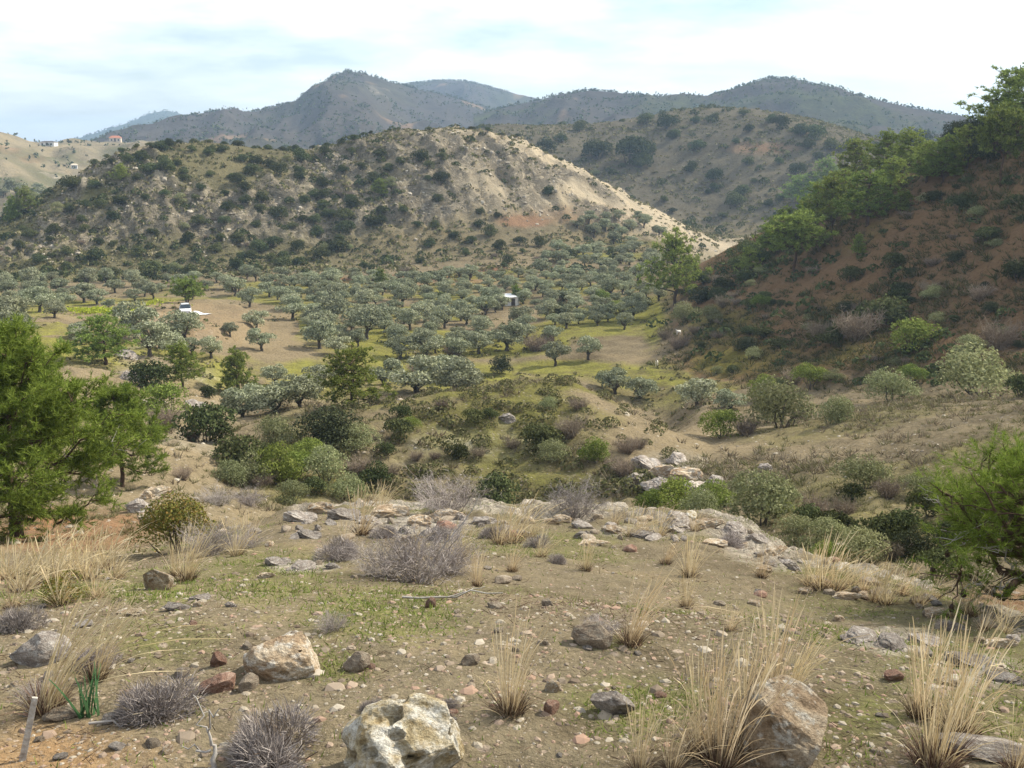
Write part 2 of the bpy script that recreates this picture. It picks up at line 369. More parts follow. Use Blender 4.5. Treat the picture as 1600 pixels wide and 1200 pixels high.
AZ = np.concatenate([-AZ_OUT_R[::-1], AZ_IN, AZ_OUT_R])
def seg(a, b, n): return np.exp(np.linspace(math.log(a), math.log(b), n, endpoint=False))
DD = np.concatenate([seg(0.5, 3.5, 16), seg(3.5, 20, 178), seg(20, 48, 44), seg(48, 86, 82), seg(86, 185, 120), seg(185, 242, 45), seg(242, 356, 130), seg(356, 545, 75), seg(545, 6000, 28), [6000.0]])
def _smooth(a, k):
    p = np.pad(a, k, mode='edge'); return np.convolve(p, np.hanning(2 * k + 1) / np.hanning(2 * k + 1).sum(), 'valid')
def _lines(az):
    D, Z = [], []
    g = np.radians(np.linspace(-40, 40, 801))
    for L in LINES:
        aa, dd, zz = [], [], []
        for p in L:
            if p[1] is None: a, z = ray(p[0], 900)[0], p[3]
            else:
                a, s = ray(p[0], p[1]); z = s * p[2]
            aa.append(a); dd.append(p[2]); zz.append(z)
        dg = _smooth(np.interp(g, aa, np.log(dd)), 7); zg = _smooth(np.interp(g, aa, np.array(zz) / dd), 7)
        d = np.exp(np.interp(az, g, dg)); D.append(d); Z.append(np.interp(az, g, zg) * d)
    for d, z in TAILS: D.append(np.full_like(az, d)); Z.append(np.full_like(az, z))
    return np.array(D), np.array(Z)
def _pchip(x, y, q):
    h = np.diff(x); s = np.diff(y) / h; m = np.zeros_like(y)
    w1 = 2 * h[1:] + h[:-1]; w2 = h[1:] + 2 * h[:-1]
    ok = s[1:] * s[:-1] > 0
    m[1:-1] = np.where(ok, (w1 + w2) / (w1 / np.where(ok, s[:-1], 1) + w2 / np.where(ok, s[1:], 1)), 0)
    m[0] = s[0]; m[-1] = s[-1]
    i = np.clip(np.searchsorted(x, q) - 1, 0, len(x) - 2); t = (q - x[i]) / h[i]
    t = np.clip(t, -2, 1)
    return (1 + 2 * t) * (1 - t) ** 2 * y[i] + t * (1 - t) ** 2 * h[i] * m[i] + t * t * (3 - 2 * t) * y[i + 1] + t * t * (t - 1) * h[i] * m[i + 1]
LD, LZ = _lines(np.clip(AZ, math.radians(-34), math.radians(34)))
# away from the view the two sides run together behind the camera
_w = sstep(math.radians(34), math.radians(180), np.abs(AZ))
LZm = 0.5 * (LZ[:, :1] + LZ[:, -1:]); LDm = np.exp(0.5 * (np.log(LD[:, :1]) + np.log(LD[:, -1:])))
LZ = LZ * (1 - _w) + LZm * _w; LD = np.exp(np.log(LD) * (1 - _w) + np.log(LDm) * _w)
NA, ND = len(AZ), len(DD)
Z0 = np.zeros((NA, ND)); TT = np.zeros((NA, ND))
for i in range(NA):
    Z0[i] = _pchip(LD[:, i], LZ[:, i], DD); TT[i] = np.interp(np.log(DD), np.log(LD[:, i]), np.arange(len(LD)))
Z0[:, DD < 0.95] = -1.80
# the mound falls away behind its crest
_sM = (LZ[5] / LD[5])[:, None]; _sV = (LZ[6] / LD[6])[:, None]
_cap = (_sM + (_sV - _sM) * sstep(5.6, 6.0, TT)) * DD[None, :] - 0.9 * np.sin(np.pi * np.clip(TT - 5, 0, 1))
_m = sstep(math.radians(-13), math.radians(-8), AZ)[:, None] * (1 - sstep(math.radians(8), math.radians(11), AZ)[:, None]) * ((TT > 5) & (TT < 6))
Z0 = Z0 + _m * (np.minimum(Z0, _cap) - Z0)
# ground never flat: noise by zone (TT: 3 rim, 5 mound, 6-7 valley or dark slope, 8-9 rocky hill, 11 second hill)
GX = np.sin(AZ)[:, None] * DD[None, :]; GY = np.cos(AZ)[:, None] * DD[None, :]
PX, PY = project(GX, GY, Z0)
PXa = 800 + F * np.tan(np.clip(AZ, -1.2, 1.2))[:, None] * np.ones_like(GX) / 1.0
def zone(a, b, c, d): return sstep(a, b, TT) * (1 - sstep(c, d, TT))
SLOPE = sstep(1000, 1130, PXa) * zone(5.9, 6.15, 7.2, 7.6)            # the dark slope
KNOLL = 1 - sstep(3.05, 3.5, TT)
dz = KNOLL * (0.10 * fbm(GX / 1.7, GY / 1.7, 4, 1) + 0.025 * fbm(GX / 0.28, GY / 0.28, 3, 5))
RIMROCK = zone(2.55, 2.85, 3.2, 3.6) * sstep(380, 470, PXa) * sstep(0.35, 0.55, vnoise(GX / 2.2, GY / 2.2, 9) * 0.6 + vnoise(GX / 0.8, GY / 0.8, 10) * 0.4)
dz += RIMROCK * (0.15 * ridged(GX / 0.9, GY / 0.6, 4, 12) + 0.09 * ridged(GX / 0.3, GY / 0.35, 2, 50))
GUL = zone(3.2, 3.6, 6.0, 6.3)
_g = 0.6 * fbm(GX / 7, GY / 7, 4, 14) + 0.34 * ridged(GX / 2.6, GY / 2.6, 3, 18)
dz += GUL * (1 - 0.45 * np.exp(-((TT - 5) / 0.2) ** 2)) * (_g - _g[GUL > 0.5].mean() - 0.15)
LEFTE = zone(4.2, 4.7, 6.6, 7.0) * (1 - sstep(300, 420, PXa))
dz += LEFTE * 1.0 * ridged(GX / 9, GY / 9, 4, 20)
dz += zone(6, 6.2, 7.3, 7.6) * (1 - sstep(980, 1060, PXa)) * 0.35 * fbm(GX / 12, GY / 12, 3, 22)
dz += SLOPE * (1.3 * fbm(GX / 14, GY / 14, 4, 24) + 0.45 * ridged(GX / 3.5, GY / 3.5, 3, 28))
RH = zone(7.5, 8.2, 9.15, 9.6) * (1 - sstep(1150, 1250, PXa))
CREST = 1 - 0.75 * np.exp(-((TT - 9) / 0.12) ** 2)
_r = 0.5 + 0.5 * fbm(GX / 26, GY / 26, 3, 30)
ROCKM = sstep(0.34, 0.58, _r + 0.22 * np.exp(-((PX - 760) / 190) ** 2 - ((PY - 270) / 60) ** 2) + 0.12 * np.exp(-((PX - 290) / 90) ** 2 - ((PY - 330) / 50) ** 2)) * sstep(8.1, 8.35, TT)
sk = GX * 0.85 + GY * 0.5; sk2 = -GX * 0.5 + GY * 0.85
dz += RH * CREST * (1.8 * fbm(GX / 30, GY / 30, 3, 34) + ROCKM * (3.0 * ridged(sk / 9, sk2 / 22, 4, 37) + 1.7 * ridged(sk / 2.8, sk2 / 5, 3, 41)))
SH = zone(9.6, 10.2, 11.1, 11.5)
dz += SH * (1 - 0.7 * np.exp(-((TT - 11) / 0.12) ** 2)) * (2.8 * fbm(GX / 38, GY / 38, 4, 44) + 1.2 * ridged(GX / 11, GY / 11, 3, 48))
# terraces under the rocky hill and the cut bank behind the grove
def band(x0, y0, x1, y1, w):
    t = np.clip(((PX - x0) * (x1 - x0) + (PY - y0) * (y1 - y0)) / ((x1 - x0) ** 2 + (y1 - y0) ** 2), 0, 1)
    return np.exp(-(np.hypot(PX - x0 - t * (x1 - x0), PY - y0 - t * (y1 - y0)) / w) ** 2)
def path(pts, w):
    m = 0
    for (a, b), (c, d) in zip(pts[:-1], pts[1:]): m = np.maximum(m, band(a, b, c, d, w))
    return m
def blob(x, y, rx, ry): return np.exp(-(((PX - x) / rx) ** 2 + ((PY - y) / ry) ** 2) ** 1.5)
IN = (np.abs(AZ) < math.radians(34))[:, None]
MID = zone(5.4, 5.7, 8.3, 8.6) * IN
bank = path([(420, 432), (560, 436), (700, 430), (790, 420)], 5) * MID
dz -= 0.8 * bank * zone(6.6, 6.9, 8.5, 8.6)
terr = (path([(800, 418), (900, 408), (1000, 398), (1040, 400)], 3) + path([(860, 396), (940, 388), (1030, 382)], 3) + path([(900, 372), (960, 368), (1040, 366)], 3)) * zone(7.0, 7.2, 8.7, 8.9) * IN
dz -= 0.9 * np.clip(terr, 0, 1)
# spoil heap by the parked car: flat top that breaks off to the front
heap = blob(305, 512, 105, 34) * zone(6.0, 6.1, 7.0, 7.2)
dz += 1.6 * sstep(0.25, 0.6, heap)
ZZ = Z0 + dz
PX, PY = project(GX, GY, ZZ)

# ---- what covers the ground: R grass, G rock, B red soil, A pale dust, plus painted sunlight on the rocky hill spur
grass = np.zeros_like(ZZ); rock = np.zeros_like(ZZ); red = np.zeros_like(ZZ); pale = np.zeros_like(ZZ)
p1 = 0.5 + 0.5 * fbm(GX / 2.4, GY / 2.4, 4, 3)
grass = np.maximum(grass, KNOLL * (0.27 + 0.42 * sstep(0.38, 0.72, p1)) * (1 - 0.7 * sstep(1150, 1250, PY)))
for x, y, rx, ry in ((240, 925, 110, 30), (250, 1000, 130, 50), (420, 900, 140, 60), (600, 960, 180, 60), (1000, 1090, 160, 50), (1340, 1120, 120, 60), (780, 1150, 90, 40), (960, 1005, 70, 16), (520, 1040, 90, 40)):
    grass = np.maximum(grass, 0.8 * blob(x, y, rx, ry) * KNOLL)
rock = np.maximum(rock, RIMROCK)
for x, y, rx, ry in ((1390, 1000, 95, 30), (1530, 1050, 90, 40), (1180, 850, 70, 40), (1210, 870, 50, 30), (640, 820, 140, 26), (1010, 830, 120, 14), (470, 885, 70, 14), (1140, 830, 60, 16)):
    rock = np.maximum(rock, 1.0 * blob(x, y, rx, ry) * KNOLL)
red = np.maximum(red, KNOLL * (0.55 * blob(90, 1210, 340, 80) + 0.25 * blob(60, 1080, 160, 120)))
red = np.maximum(red, 0.62 * zone(2.9, 3.2, 4.3, 4.6) * blob(110, 830, 170, 50))
red = np.maximum(red, 0.5 * zone(3.0, 3.3, 4.3, 4.6) * blob(1560, 960, 120, 60))
mound = zone(4.0, 4.3, 5.25, 5.5)
gm = 0.5 + 0.5 * fbm(GX / 9, GY / 9, 4, 52)
grass = np.maximum(grass, mound * (0.46 + 0.5 * sstep(0.38, 0.62, gm)) * (1 - sstep(930, 1030, PX)) * sstep(330, 480, PX))
grass = np.maximum(grass, mound * 0.6 * sstep(0.4, 0.65, gm) * sstep(1080, 1180, PX))
grass = np.maximum(grass, 0.9 * blob(850, 760, 170, 40) * zone(3.8, 4, 5, 5.2))
rock = np.maximum(rock, mound * (0.9 * blob(1050, 740, 90, 50) + 0.6 * blob(780, 690, 240, 70) * sstep(0.42, 0.6, gm) + 0.55 * blob(640, 720, 90, 50) + 0.8 * blob(1180, 760, 60, 30)))
pale = np.maximum(pale, mound * (blob(1040, 690, 110, 34) + 0.9 * blob(1230, 690, 170, 26) + 0.7 * blob(960, 640, 60, 25)))
pale = np.maximum(pale, 0.8 * zone(5, 5.1, 5.6, 5.8) * blob(880, 600, 200, 16))
crest = zone(4.78, 4.93, 5.2, 5.45) * sstep(520, 620, PX) * (1 - sstep(940, 1010, PX)) * sstep(0.3, 0.6, 0.5 + 0.5 * fbm(GX / 3, GY / 3, 3, 47))
pale = np.maximum(pale, 0.9 * crest); grass = grass * (1 - 0.75 * crest)
val = zone(5.6, 5.9, 7.2, 7.5)
gv = 0.5 + 0.5 * fbm(GX / 11, GY / 11, 4, 56)
grass = np.maximum(grass, val * (0.30 + 0.6 * sstep(0.4, 0.65, gv)) * (1 - SLOPE))
for x, y, rx, ry in ((595, 545, 60, 40), (690, 585, 150, 22), (760, 545, 120, 16), (880, 575, 110, 14), (1020, 500, 22, 40), (985, 490, 60, 26), (475, 505, 60, 12), (870, 535, 22, 12), (335, 585, 40, 26), (480, 580, 50, 20), (960, 400, 110, 6), (990, 380, 60, 5)):
    grass = np.maximum(grass, 1.35 * blob(x, y, rx, ry) * zone(5.7, 5.9, 8.4, 8.6))
pale = np.maximum(pale, val * (path([(900, 580), (850, 560), (840, 530), (845, 515)], 12) + 0.8 * path([(1010, 560), (900, 590), (800, 590), (700, 600)], 9) + blob(815, 492, 34, 12) + 0.8 * blob(770, 505, 40, 8)))
pale = np.maximum(pale, val * (0.9 * blob(330, 510, 130, 40) + 0.9 * blob(230, 500, 110, 26) + 0.8 * blob(440, 545, 70, 26) + 0.6 * blob(640, 438, 160, 8)))
red = np.maximum(red, val * (0.35 * blob(330, 510, 150, 46) + 0.8 * blob(650, 436, 200, 10) + 0.6 * blob(520, 450, 110, 14) + 0.25 * blob(260, 500, 120, 30)))
red = np.maximum(red, zone(6.6, 6.9, 8.3, 8.6) * (1.3 * bank + 0.9 * blob(820, 345, 50, 12)))
pale = np.maximum(pale, np.clip(terr, 0, 1)); red = np.maximum(red, 0.35 * np.clip(terr, 0, 1))
grass = np.where(val * (blob(330, 510, 130, 40) + blob(230, 505, 90, 20)) > 0.3, grass * 0.25, grass)
pale = np.maximum(pale, LEFTE * 0.75 * (1 - sstep(330, 420, PX))); rock = np.maximum(rock, LEFTE * 0.7 * sstep(0.45, 0.62, gm) * sstep(120, 200, PX))
red = np.maximum(red, SLOPE * (0.62 + 0.5 * sstep(0.35, 0.6, gv)))
red = np.maximum(red, SLOPE * 1.3 * path([(1530, 420), (1490, 500), (1455, 580)], 16))
grass = np.maximum(grass, SLOPE * (0.5 * sstep(0.4, 0.7, gm) + 0.9 * blob(1250, 570, 260, 34) * gv + 0.5 * blob(1130, 540, 80, 60)))
pale = pale * (1 - SLOPE)
rock = np.maximum(rock, RH * ROCKM * (1 - 0.75 * sstep(8.72, 8.9, TT) * sstep(640, 760, PX))); gh = 0.5 + 0.5 * fbm(GX / 20, GY / 20, 4, 58)  # rock cover thinned on the right crest so the painted lit band shows
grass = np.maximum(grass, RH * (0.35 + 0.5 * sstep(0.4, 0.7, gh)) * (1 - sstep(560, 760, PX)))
pale = np.maximum(pale, RH * (0.4 * sstep(640, 760, PX)) * sstep(8.2, 8.5, TT))  # brightens the right shoulder, part of its painted sunlight
red = np.maximum(red, RH * 0.5 * blob(900, 335, 140, 22))
red = np.maximum(red, SH * (0.8 * blob(1190, 232, 70, 12)))
grass = np.maximum(grass, SH * 0.35 * sstep(0.4, 0.65, gh)); rock = np.maximum(rock, SH * 0.5 * sstep(0.5, 0.7, gh))
grass = np.maximum(grass, sstep(11.2, 11.8, TT) * 0.6)
COVER = np.clip(np.stack([grass, rock, red, pale], -1), 0, 1)

# ---- look-ups
def height(x, y):
    a = np.arctan2(x, y); d = np.hypot(x, y)
    i = np.interp(a, AZ, np.arange(NA)); j = np.interp(np.log(np.maximum(d, 0.5)), np.log(DD), np.arange(ND))
    i0 = np.clip(np.floor(i).astype(int), 0, NA - 2); j0 = np.clip(np.floor(j).astype(int), 0, ND - 2); fi = i - i0; fj = j - j0
    return (ZZ[i0, j0] * (1 - fi) + ZZ[i0 + 1, j0] * fi) * (1 - fj) + (ZZ[i0, j0 + 1] * (1 - fi) + ZZ[i0 + 1, j0 + 1] * fi) * fj
def ground_at(px, py, dmin=1.0, dmax=1200.0):
    """the first point of the land that the picture shows at (px, py), between two distances"""
    a, s = ray(px, py)
    d = DD[(DD >= dmin) & (DD <= dmax)]
    h = height(np.sin(a) * d, np.cos(a) * d) - s * d
    k = np.nonzero((h[1:] >= 0) & (h[:-1] < 0))[0]
    if len(k) == 0:
        j = int(np.argmin(np.abs(h))) ; dd = d[j]
    else:
        k = k[0]; t = -h[k] / (h[k + 1] - h[k]); dd = d[k] + t * (d[k + 1] - d[k])
    x, y = math.sin(a) * dd, math.cos(a) * dd
    return Vector((x, y, float(height(x, y))))
def depth(p): return p.y * math.cos(PITCH) - p.z * math.sin(PITCH)
def px_m(p): return depth(p) / F                 # metres per photo pixel at p

# ---- land materials and the sheet cut into its landforms
M_KNOLL = ground_mat('knoll_earth', (0.42, 0.37, 0.30), (0.29, 0.18, 0.09), s=0.45,
                     speck=[(26, 0.62, (0.36, 0.28, 0.21)), (11, 0.84, (0.40, 0.32, 0.25)), (55, 0.55, (0.34, 0.27, 0.19))], bump=0.05)
M_MOUND = ground_mat('mound_earth', (0.38, 0.34, 0.265), (0.25, 0.12, 0.06), s=2.6, speck=[(4.0, 0.72, (0.38, 0.32, 0.25))], bump=0.3)
M_LAND = ground_mat('valley_earth', (0.37, 0.32, 0.25), (0.27, 0.145, 0.085), s=4.0, bump=0.5)
M_SLOPE = ground_mat('slope_earth', (0.27, 0.23, 0.19), (0.175, 0.108, 0.058), s=4.0, bump=0.5)
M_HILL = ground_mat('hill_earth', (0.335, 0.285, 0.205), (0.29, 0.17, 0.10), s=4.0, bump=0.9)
M_HILL2 = ground_mat('second_hill_earth', (0.29, 0.24, 0.18), (0.27, 0.175, 0.105), s=9.0, bump=1.0)
# base colour of the earth and of the turf, running over from one landform to the next, with the sunlit hill spur painted in
def lay(base, *layers):
    out = np.broadcast_to(np.array(base, float), ZZ.shape + (3,)).copy()
    for w, c in layers: out = out * (1 - w[..., None]) + np.array(c) * w[..., None]
    return out
SOFT = np.clip(SLOPE + 0.35 * (gv - 0.5) * (SLOPE > 0.02) * (SLOPE < 0.98), 0, 1)
SOIL = lay((0.192, 0.158, 0.102), (sstep(3.1, 3.8, TT), (0.225, 0.182, 0.115)), (sstep(5.5, 6.0, TT), (0.225, 0.18, 0.112)), (sstep(7.4, 8.2, TT), (0.205, 0.17, 0.102)), (RH * (1 - sstep(430, 680, PX)), (0.165, 0.145, 0.08)), (RH * sstep(600, 760, PX) * sstep(8.16, 8.62, TT + 0.5 * (gh - 0.5) + 0.12 * np.clip((PX - 760) / 200, -0.5, 1)), (0.46, 0.385, 0.27)), (sstep(9.6, 10.2, TT), (0.145, 0.125, 0.085)), (SOFT, (0.15, 0.112, 0.066)), (sstep(11.1, 11.6, TT), (0.25, 0.2, 0.12)))  # rocky hill: sunlit crest band painted pale, left face darkened for contrast
TURF = lay((0.135, 0.15, 0.05), (sstep(3.1, 3.8, TT), (0.155, 0.16, 0.045)), (sstep(5.5, 6.0, TT), (0.215, 0.225, 0.05)), (sstep(7.4, 8.2, TT), (0.15, 0.15, 0.06)), (SOFT, (0.14, 0.14, 0.035)))
TQ = 0.25 * (TT[:-1, :-1] + TT[1:, :-1] + TT[:-1, 1:] + TT[1:, 1:]); SQ = 0.25 * (SLOPE[:-1, :-1] + SLOPE[1:, :-1] + SLOPE[:-1, 1:] + SLOPE[1:, 1:])
zone_id = np.select([TQ < 3.35, TQ < 5.75, (SQ > 0.5) & (TQ < 7.6), TQ < 7.7, TQ < 9.8], [0, 1, 2, 3, 4], 5)
II = np.arange(NA)[:, None] * ND + np.arange(ND)[None, :]
QUADS = np.stack([II[:-1, :-1], II[1:, :-1], II[1:, 1:], II[:-1, 1:]], -1).reshape(-1, 4)
VALL = np.stack([GX, GY, ZZ], -1).reshape(-1, 3); CALL = COVER.reshape(-1, 4)
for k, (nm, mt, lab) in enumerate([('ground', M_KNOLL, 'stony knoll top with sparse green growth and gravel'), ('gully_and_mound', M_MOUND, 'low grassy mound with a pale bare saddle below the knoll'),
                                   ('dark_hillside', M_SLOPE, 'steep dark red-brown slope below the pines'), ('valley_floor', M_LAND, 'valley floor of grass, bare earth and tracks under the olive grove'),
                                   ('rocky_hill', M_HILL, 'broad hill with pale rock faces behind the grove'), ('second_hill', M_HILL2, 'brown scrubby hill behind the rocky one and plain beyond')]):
    q = QUADS[zone_id.ravel() == k]
    u, inv = np.unique(q, return_inverse=True)
    vv = VALL[u]
    tr = None
    if k == 0:   # close the sheet under the camera
        base = np.searchsorted(u, II[:, 0]); vv = np.vstack([vv, [[0, 0, -1.8]]]); c = len(vv) - 1
        tr = np.stack([base[:-1], np.full(NA - 1, c), base[1:]], -1)
    me = mesh_np(nm, vv, inv.reshape(-1, 4), tr, (mt,), smooth=True)
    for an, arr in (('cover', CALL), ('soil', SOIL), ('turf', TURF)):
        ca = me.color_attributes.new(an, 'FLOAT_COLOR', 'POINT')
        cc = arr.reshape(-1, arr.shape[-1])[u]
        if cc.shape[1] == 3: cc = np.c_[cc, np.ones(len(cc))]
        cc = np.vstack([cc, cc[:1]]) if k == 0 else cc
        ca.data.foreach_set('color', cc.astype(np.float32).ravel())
    struct(nm, me, label=lab)

# ---- far ridges
def mount_mat(name, rockc, s): return ground_mat(name, rockc, (0.3, 0.2, 0.12), s=s, bump=2.0)
RIDGE_SURF = []
def ridge(name, pts, front, base_z, back, mat, label, seed, amp, n=260, rows=70, low=0.0, gl=0.5, soil=(0.085, 0.076, 0.066)):
    aa, dd, zz = [], [], []
    for px, py, d in pts:
        a, s = ray(px, py); aa.append(a); dd.append(d); zz.append(s * d)
    az = np.linspace(aa[0], aa[-1], n); k = 1
    d = _smooth(np.interp(az, aa, dd), k); z = _smooth(np.interp(az, aa, zz), k)
    t = np.concatenate([np.linspace(0, 1, rows), 1 + np.linspace(0, 1, 12)[1:]])      # 0 foot in front, 1 crest, 2 foot behind
    A = az[:, None]; T_ = t[None, :]
    dist = np.where(T_ <= 1, d[:, None] - front * (1 - T_), d[:, None] + back * (T_ - 1))
    prof = np.where(T_ <= 1, T_ ** 0.92 * (1 - low) + low * T_ ** 2, 1 - np.abs(T_ - 1) ** 1.4)
    Z = base_z + (z[:, None] - base_z) * prof
    X = np.sin(A) * dist; Y = np.cos(A) * dist
    off = np.clip(np.abs(T_ - 1) * 5, 0, 1) * np.clip(T_ * 6, 0, 1)
    sp = ridged(A * d.mean() / amp / 5.5, T_ * front / amp / 14, 4, seed)           # spurs and gullies running down
    Z = Z + off * amp * (0.75 * sp + 0.5 * fbm(X / amp / 4, Y / amp / 4, 4, seed + 5)) + (0.04 * amp) * fbm(X / 20, Y / 20, 3, seed + 9)
    ii = np.arange(n)[:, None] * len(t) + np.arange(len(t))[None, :]
    Q = np.stack([ii[:-1, :-1], ii[1:, :-1], ii[1:, 1:], ii[:-1, 1:]], -1).reshape(-1, 4)
    P = np.stack([X, Y, Z], -1)
    me = mesh_np(name, P.reshape(-1, 3), Q, None, (mat,), smooth=True)
    ca = me.color_attributes.new('cover', 'FLOAT_COLOR', 'POINT')
    cv = np.zeros(P.shape[:2] + (4,), np.float32)
    nz = 0.5 + 0.5 * fbm(X / amp / 3, Y / amp / 3, 4, seed + 12)
    cv[..., 0] = gl * sstep(0.3, 0.7, nz); cv[..., 1] = 0.8 * sstep(0.66, 0.8, nz); cv[..., 2] = 0.6 * sstep(0.62, 0.7, 0.5 + 0.5 * fbm(X / amp / 2, Y / amp / 5, 3, seed + 15))
    ca.data.foreach_set('color', cv.ravel())
    for an, c3 in (('soil', soil), ('turf', (0.075, 0.095, 0.04))):
        ca = me.color_attributes.new(an, 'FLOAT_COLOR', 'POINT')
        ca.data.foreach_set('color', np.tile(np.array([*c3, 1], np.float32), n * len(t)))
    struct(name, me, label=label)
    RIDGE_SURF.append((name, P[:, :rows]))
M_MT = mount_mat('mountain_scrub', (0.30, 0.26, 0.2), 30)
M_MTL = mount_mat('sunny_hill_earth', (0.45, 0.38, 0.28), 14)
M_MTD = mount_mat('wooded_ridge', (0.2, 0.18, 0.14), 40)
ridge('mountain', [(120, 232, 1250), (200, 212, 1250), (260, 190, 1250), (300, 180, 1260), (350, 172, 1270), (380, 178, 1280), (420, 168, 1300), (445, 161, 1310), (462, 161, 1320), (500, 132, 1340), (522, 118, 1350), (542, 111, 1360), (570, 115, 1370), (600, 125, 1380),
                   (640, 136, 1400), (700, 150, 1420), (760, 168, 1440), (840, 190, 1460), (900, 215, 1480)], 620, -40, 500, M_MT, 'highest grey-brown mountain with a pointed top, pale scree below it', 2, 26)
ridge('mountain', [(520, 160, 2050), (600, 135, 2050), (650, 129, 2050), (690, 125, 2060), (725, 126, 2060), (760, 135, 2070), (800, 148, 2080), (840, 157, 2090), (900, 168, 2100), (1000, 185, 2100)], 700, -45, 500, M_MT, 'dark mountain ridge showing behind the pointed mountain', 8, 30, gl=0.7)
ridge('mountain', [(740, 180, 1150), (800, 165, 1150), (845, 156, 1150), (880, 146, 1150), (920, 141, 1150), (1000, 148, 1150), (1050, 153, 1140), (1100, 154, 1130), (1130, 146, 1130), (1160, 134, 1120), (1200, 123, 1120), (1240, 124, 1110), (1290, 137, 1100), (1350, 152, 1090),
                   (1420, 167, 1080), (1490, 182, 1070), (1560, 197, 1060), (1650, 215, 1050), (1900, 240, 1040)], 500, -40, 450, M_MT, 'long wooded mountain with a rounded dome at its end', 14, 24, gl=0.8)
ridge('distant_ridge', [(60, 230, 3300), (110, 219, 3300), (150, 208, 3300), (200, 192, 3320), (240, 176, 3340), (262, 173, 3350), (290, 180, 3360), (340, 200, 3380), (420, 225, 3400)], 900, -50, 600, M_MTD, 'small blue wooded ridge farthest away', 20, 34, n=140, gl=1.0, soil=(0.08, 0.09, 0.055))
ridge('sunny_hill', [(-500, 170, 780), (-200, 186, 790), (-60, 196, 800), (0, 206, 800), (25, 212, 805), (45, 220, 810), (80, 224, 820), (120, 223, 830), (180, 222, 840), (250, 224, 850), (330, 234, 860), (430, 240, 870), (520, 250, 880), (600, 262, 890)],
      300, -38, 300, M_MTL, 'pale sunlit hill with scattered trees and houses', 26, 11, gl=0.75, soil=(0.27, 0.225, 0.145))

# ------------------------------------------------------------------ plant and stone shapes
R_ = np.random.RandomState
M_OLIVE = leaf_mat('olive_leaves', [(0.15, 0.165, 0.09), (0.26, 0.275, 0.165), (0.40, 0.41, 0.285)], 0.2, 0.25)
M_BUSH = leaf_mat('dark_bush_leaves', [(0.045, 0.055, 0.022), (0.075, 0.09, 0.035), (0.12, 0.135, 0.06)], 0.2, 0.4)
M_PALE = leaf_mat('pale_bush_leaves', [(0.14, 0.155, 0.065), (0.22, 0.235, 0.11), (0.34, 0.345, 0.19)], 0.25, 0.25)
M_GREEN = leaf_mat('green_bush_leaves', [(0.09, 0.125, 0.025), (0.16, 0.205, 0.045), (0.24, 0.28, 0.08)], 0.3, 0.25)
M_BLACK = leaf_mat('carob_leaves', [(0.03, 0.036, 0.018), (0.05, 0.058, 0.028), (0.08, 0.09, 0.05)], 0.15, 0.15)
M_PINE = leaf_mat('pine_needles', [(0.095, 0.13, 0.028), (0.195, 0.25, 0.055), (0.33, 0.39, 0.11)], 0.35, 0.25)
M_PINE2 = leaf_mat('near_pine_needles', [(0.08, 0.12, 0.018), (0.165, 0.225, 0.04), (0.29, 0.36, 0.08)], 0.4, 0.05)
M_TWIG = leaf_mat('dry_twigs', [(0.13, 0.10, 0.075), (0.215, 0.172, 0.128), (0.32, 0.265, 0.20)], 0.0, 0.2)
M_HEATH = leaf_mat('grey_heath_twigs', [(0.17, 0.145, 0.135), (0.29, 0.255, 0.235), (0.44, 0.39, 0.35)], 0.05, 0.12)
M_STRAW = leaf_mat('dry_grass_blades', [(0.44, 0.33, 0.18), (0.60, 0.48, 0.29), (0.72, 0.61, 0.42)], 0.3, 0.12)
M_STRAWB = leaf_mat('dead_grass_base', [(0.06, 0.04, 0.03), (0.13, 0.085, 0.06), (0.26, 0.19, 0.125)], 0.1, 0.2)
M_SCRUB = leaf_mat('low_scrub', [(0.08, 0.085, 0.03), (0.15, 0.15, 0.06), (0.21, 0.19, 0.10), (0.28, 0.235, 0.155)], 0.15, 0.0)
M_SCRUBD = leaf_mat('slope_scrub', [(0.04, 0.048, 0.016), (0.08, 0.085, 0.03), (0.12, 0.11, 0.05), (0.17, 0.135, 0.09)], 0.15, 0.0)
M_DRYS = leaf_mat('dry_scrub', [(0.11, 0.085, 0.06), (0.19, 0.15, 0.105), (0.28, 0.235, 0.165), (0.15, 0.15, 0.07)], 0.1, 0.0)
M_MBUSH = leaf_mat('mound_bush_leaves', [(0.06, 0.065, 0.025), (0.11, 0.115, 0.045), (0.19, 0.18, 0.09), (0.15, 0.12, 0.075)], 0.2, 0.0)
M_WOOD = leaf_mat('far_tree_leaves', [(0.045, 0.06, 0.028), (0.075, 0.095, 0.04), (0.12, 0.13, 0.06)], 0.1, 0.0)
M_SPROUT = leaf_mat('green_sprouts', [(0.10, 0.14, 0.03), (0.17, 0.21, 0.05), (0.27, 0.30, 0.10)], 0.3, 0.0)
M_BARK = bark_mat('olive_bark', (0.05, 0.042, 0.034), (0.15, 0.125, 0.10), 6)
M_PBARK = bark_mat('pine_bark', (0.045, 0.03, 0.022), (0.14, 0.09, 0.06), 9)
M_DEAD = bark_mat('bleached_branches', (0.22, 0.20, 0.18), (0.45, 0.42, 0.38), 9)
M_CONE = bark_mat('pine_cone_scales', (0.03, 0.02, 0.016), (0.08, 0.05, 0.035), 40)

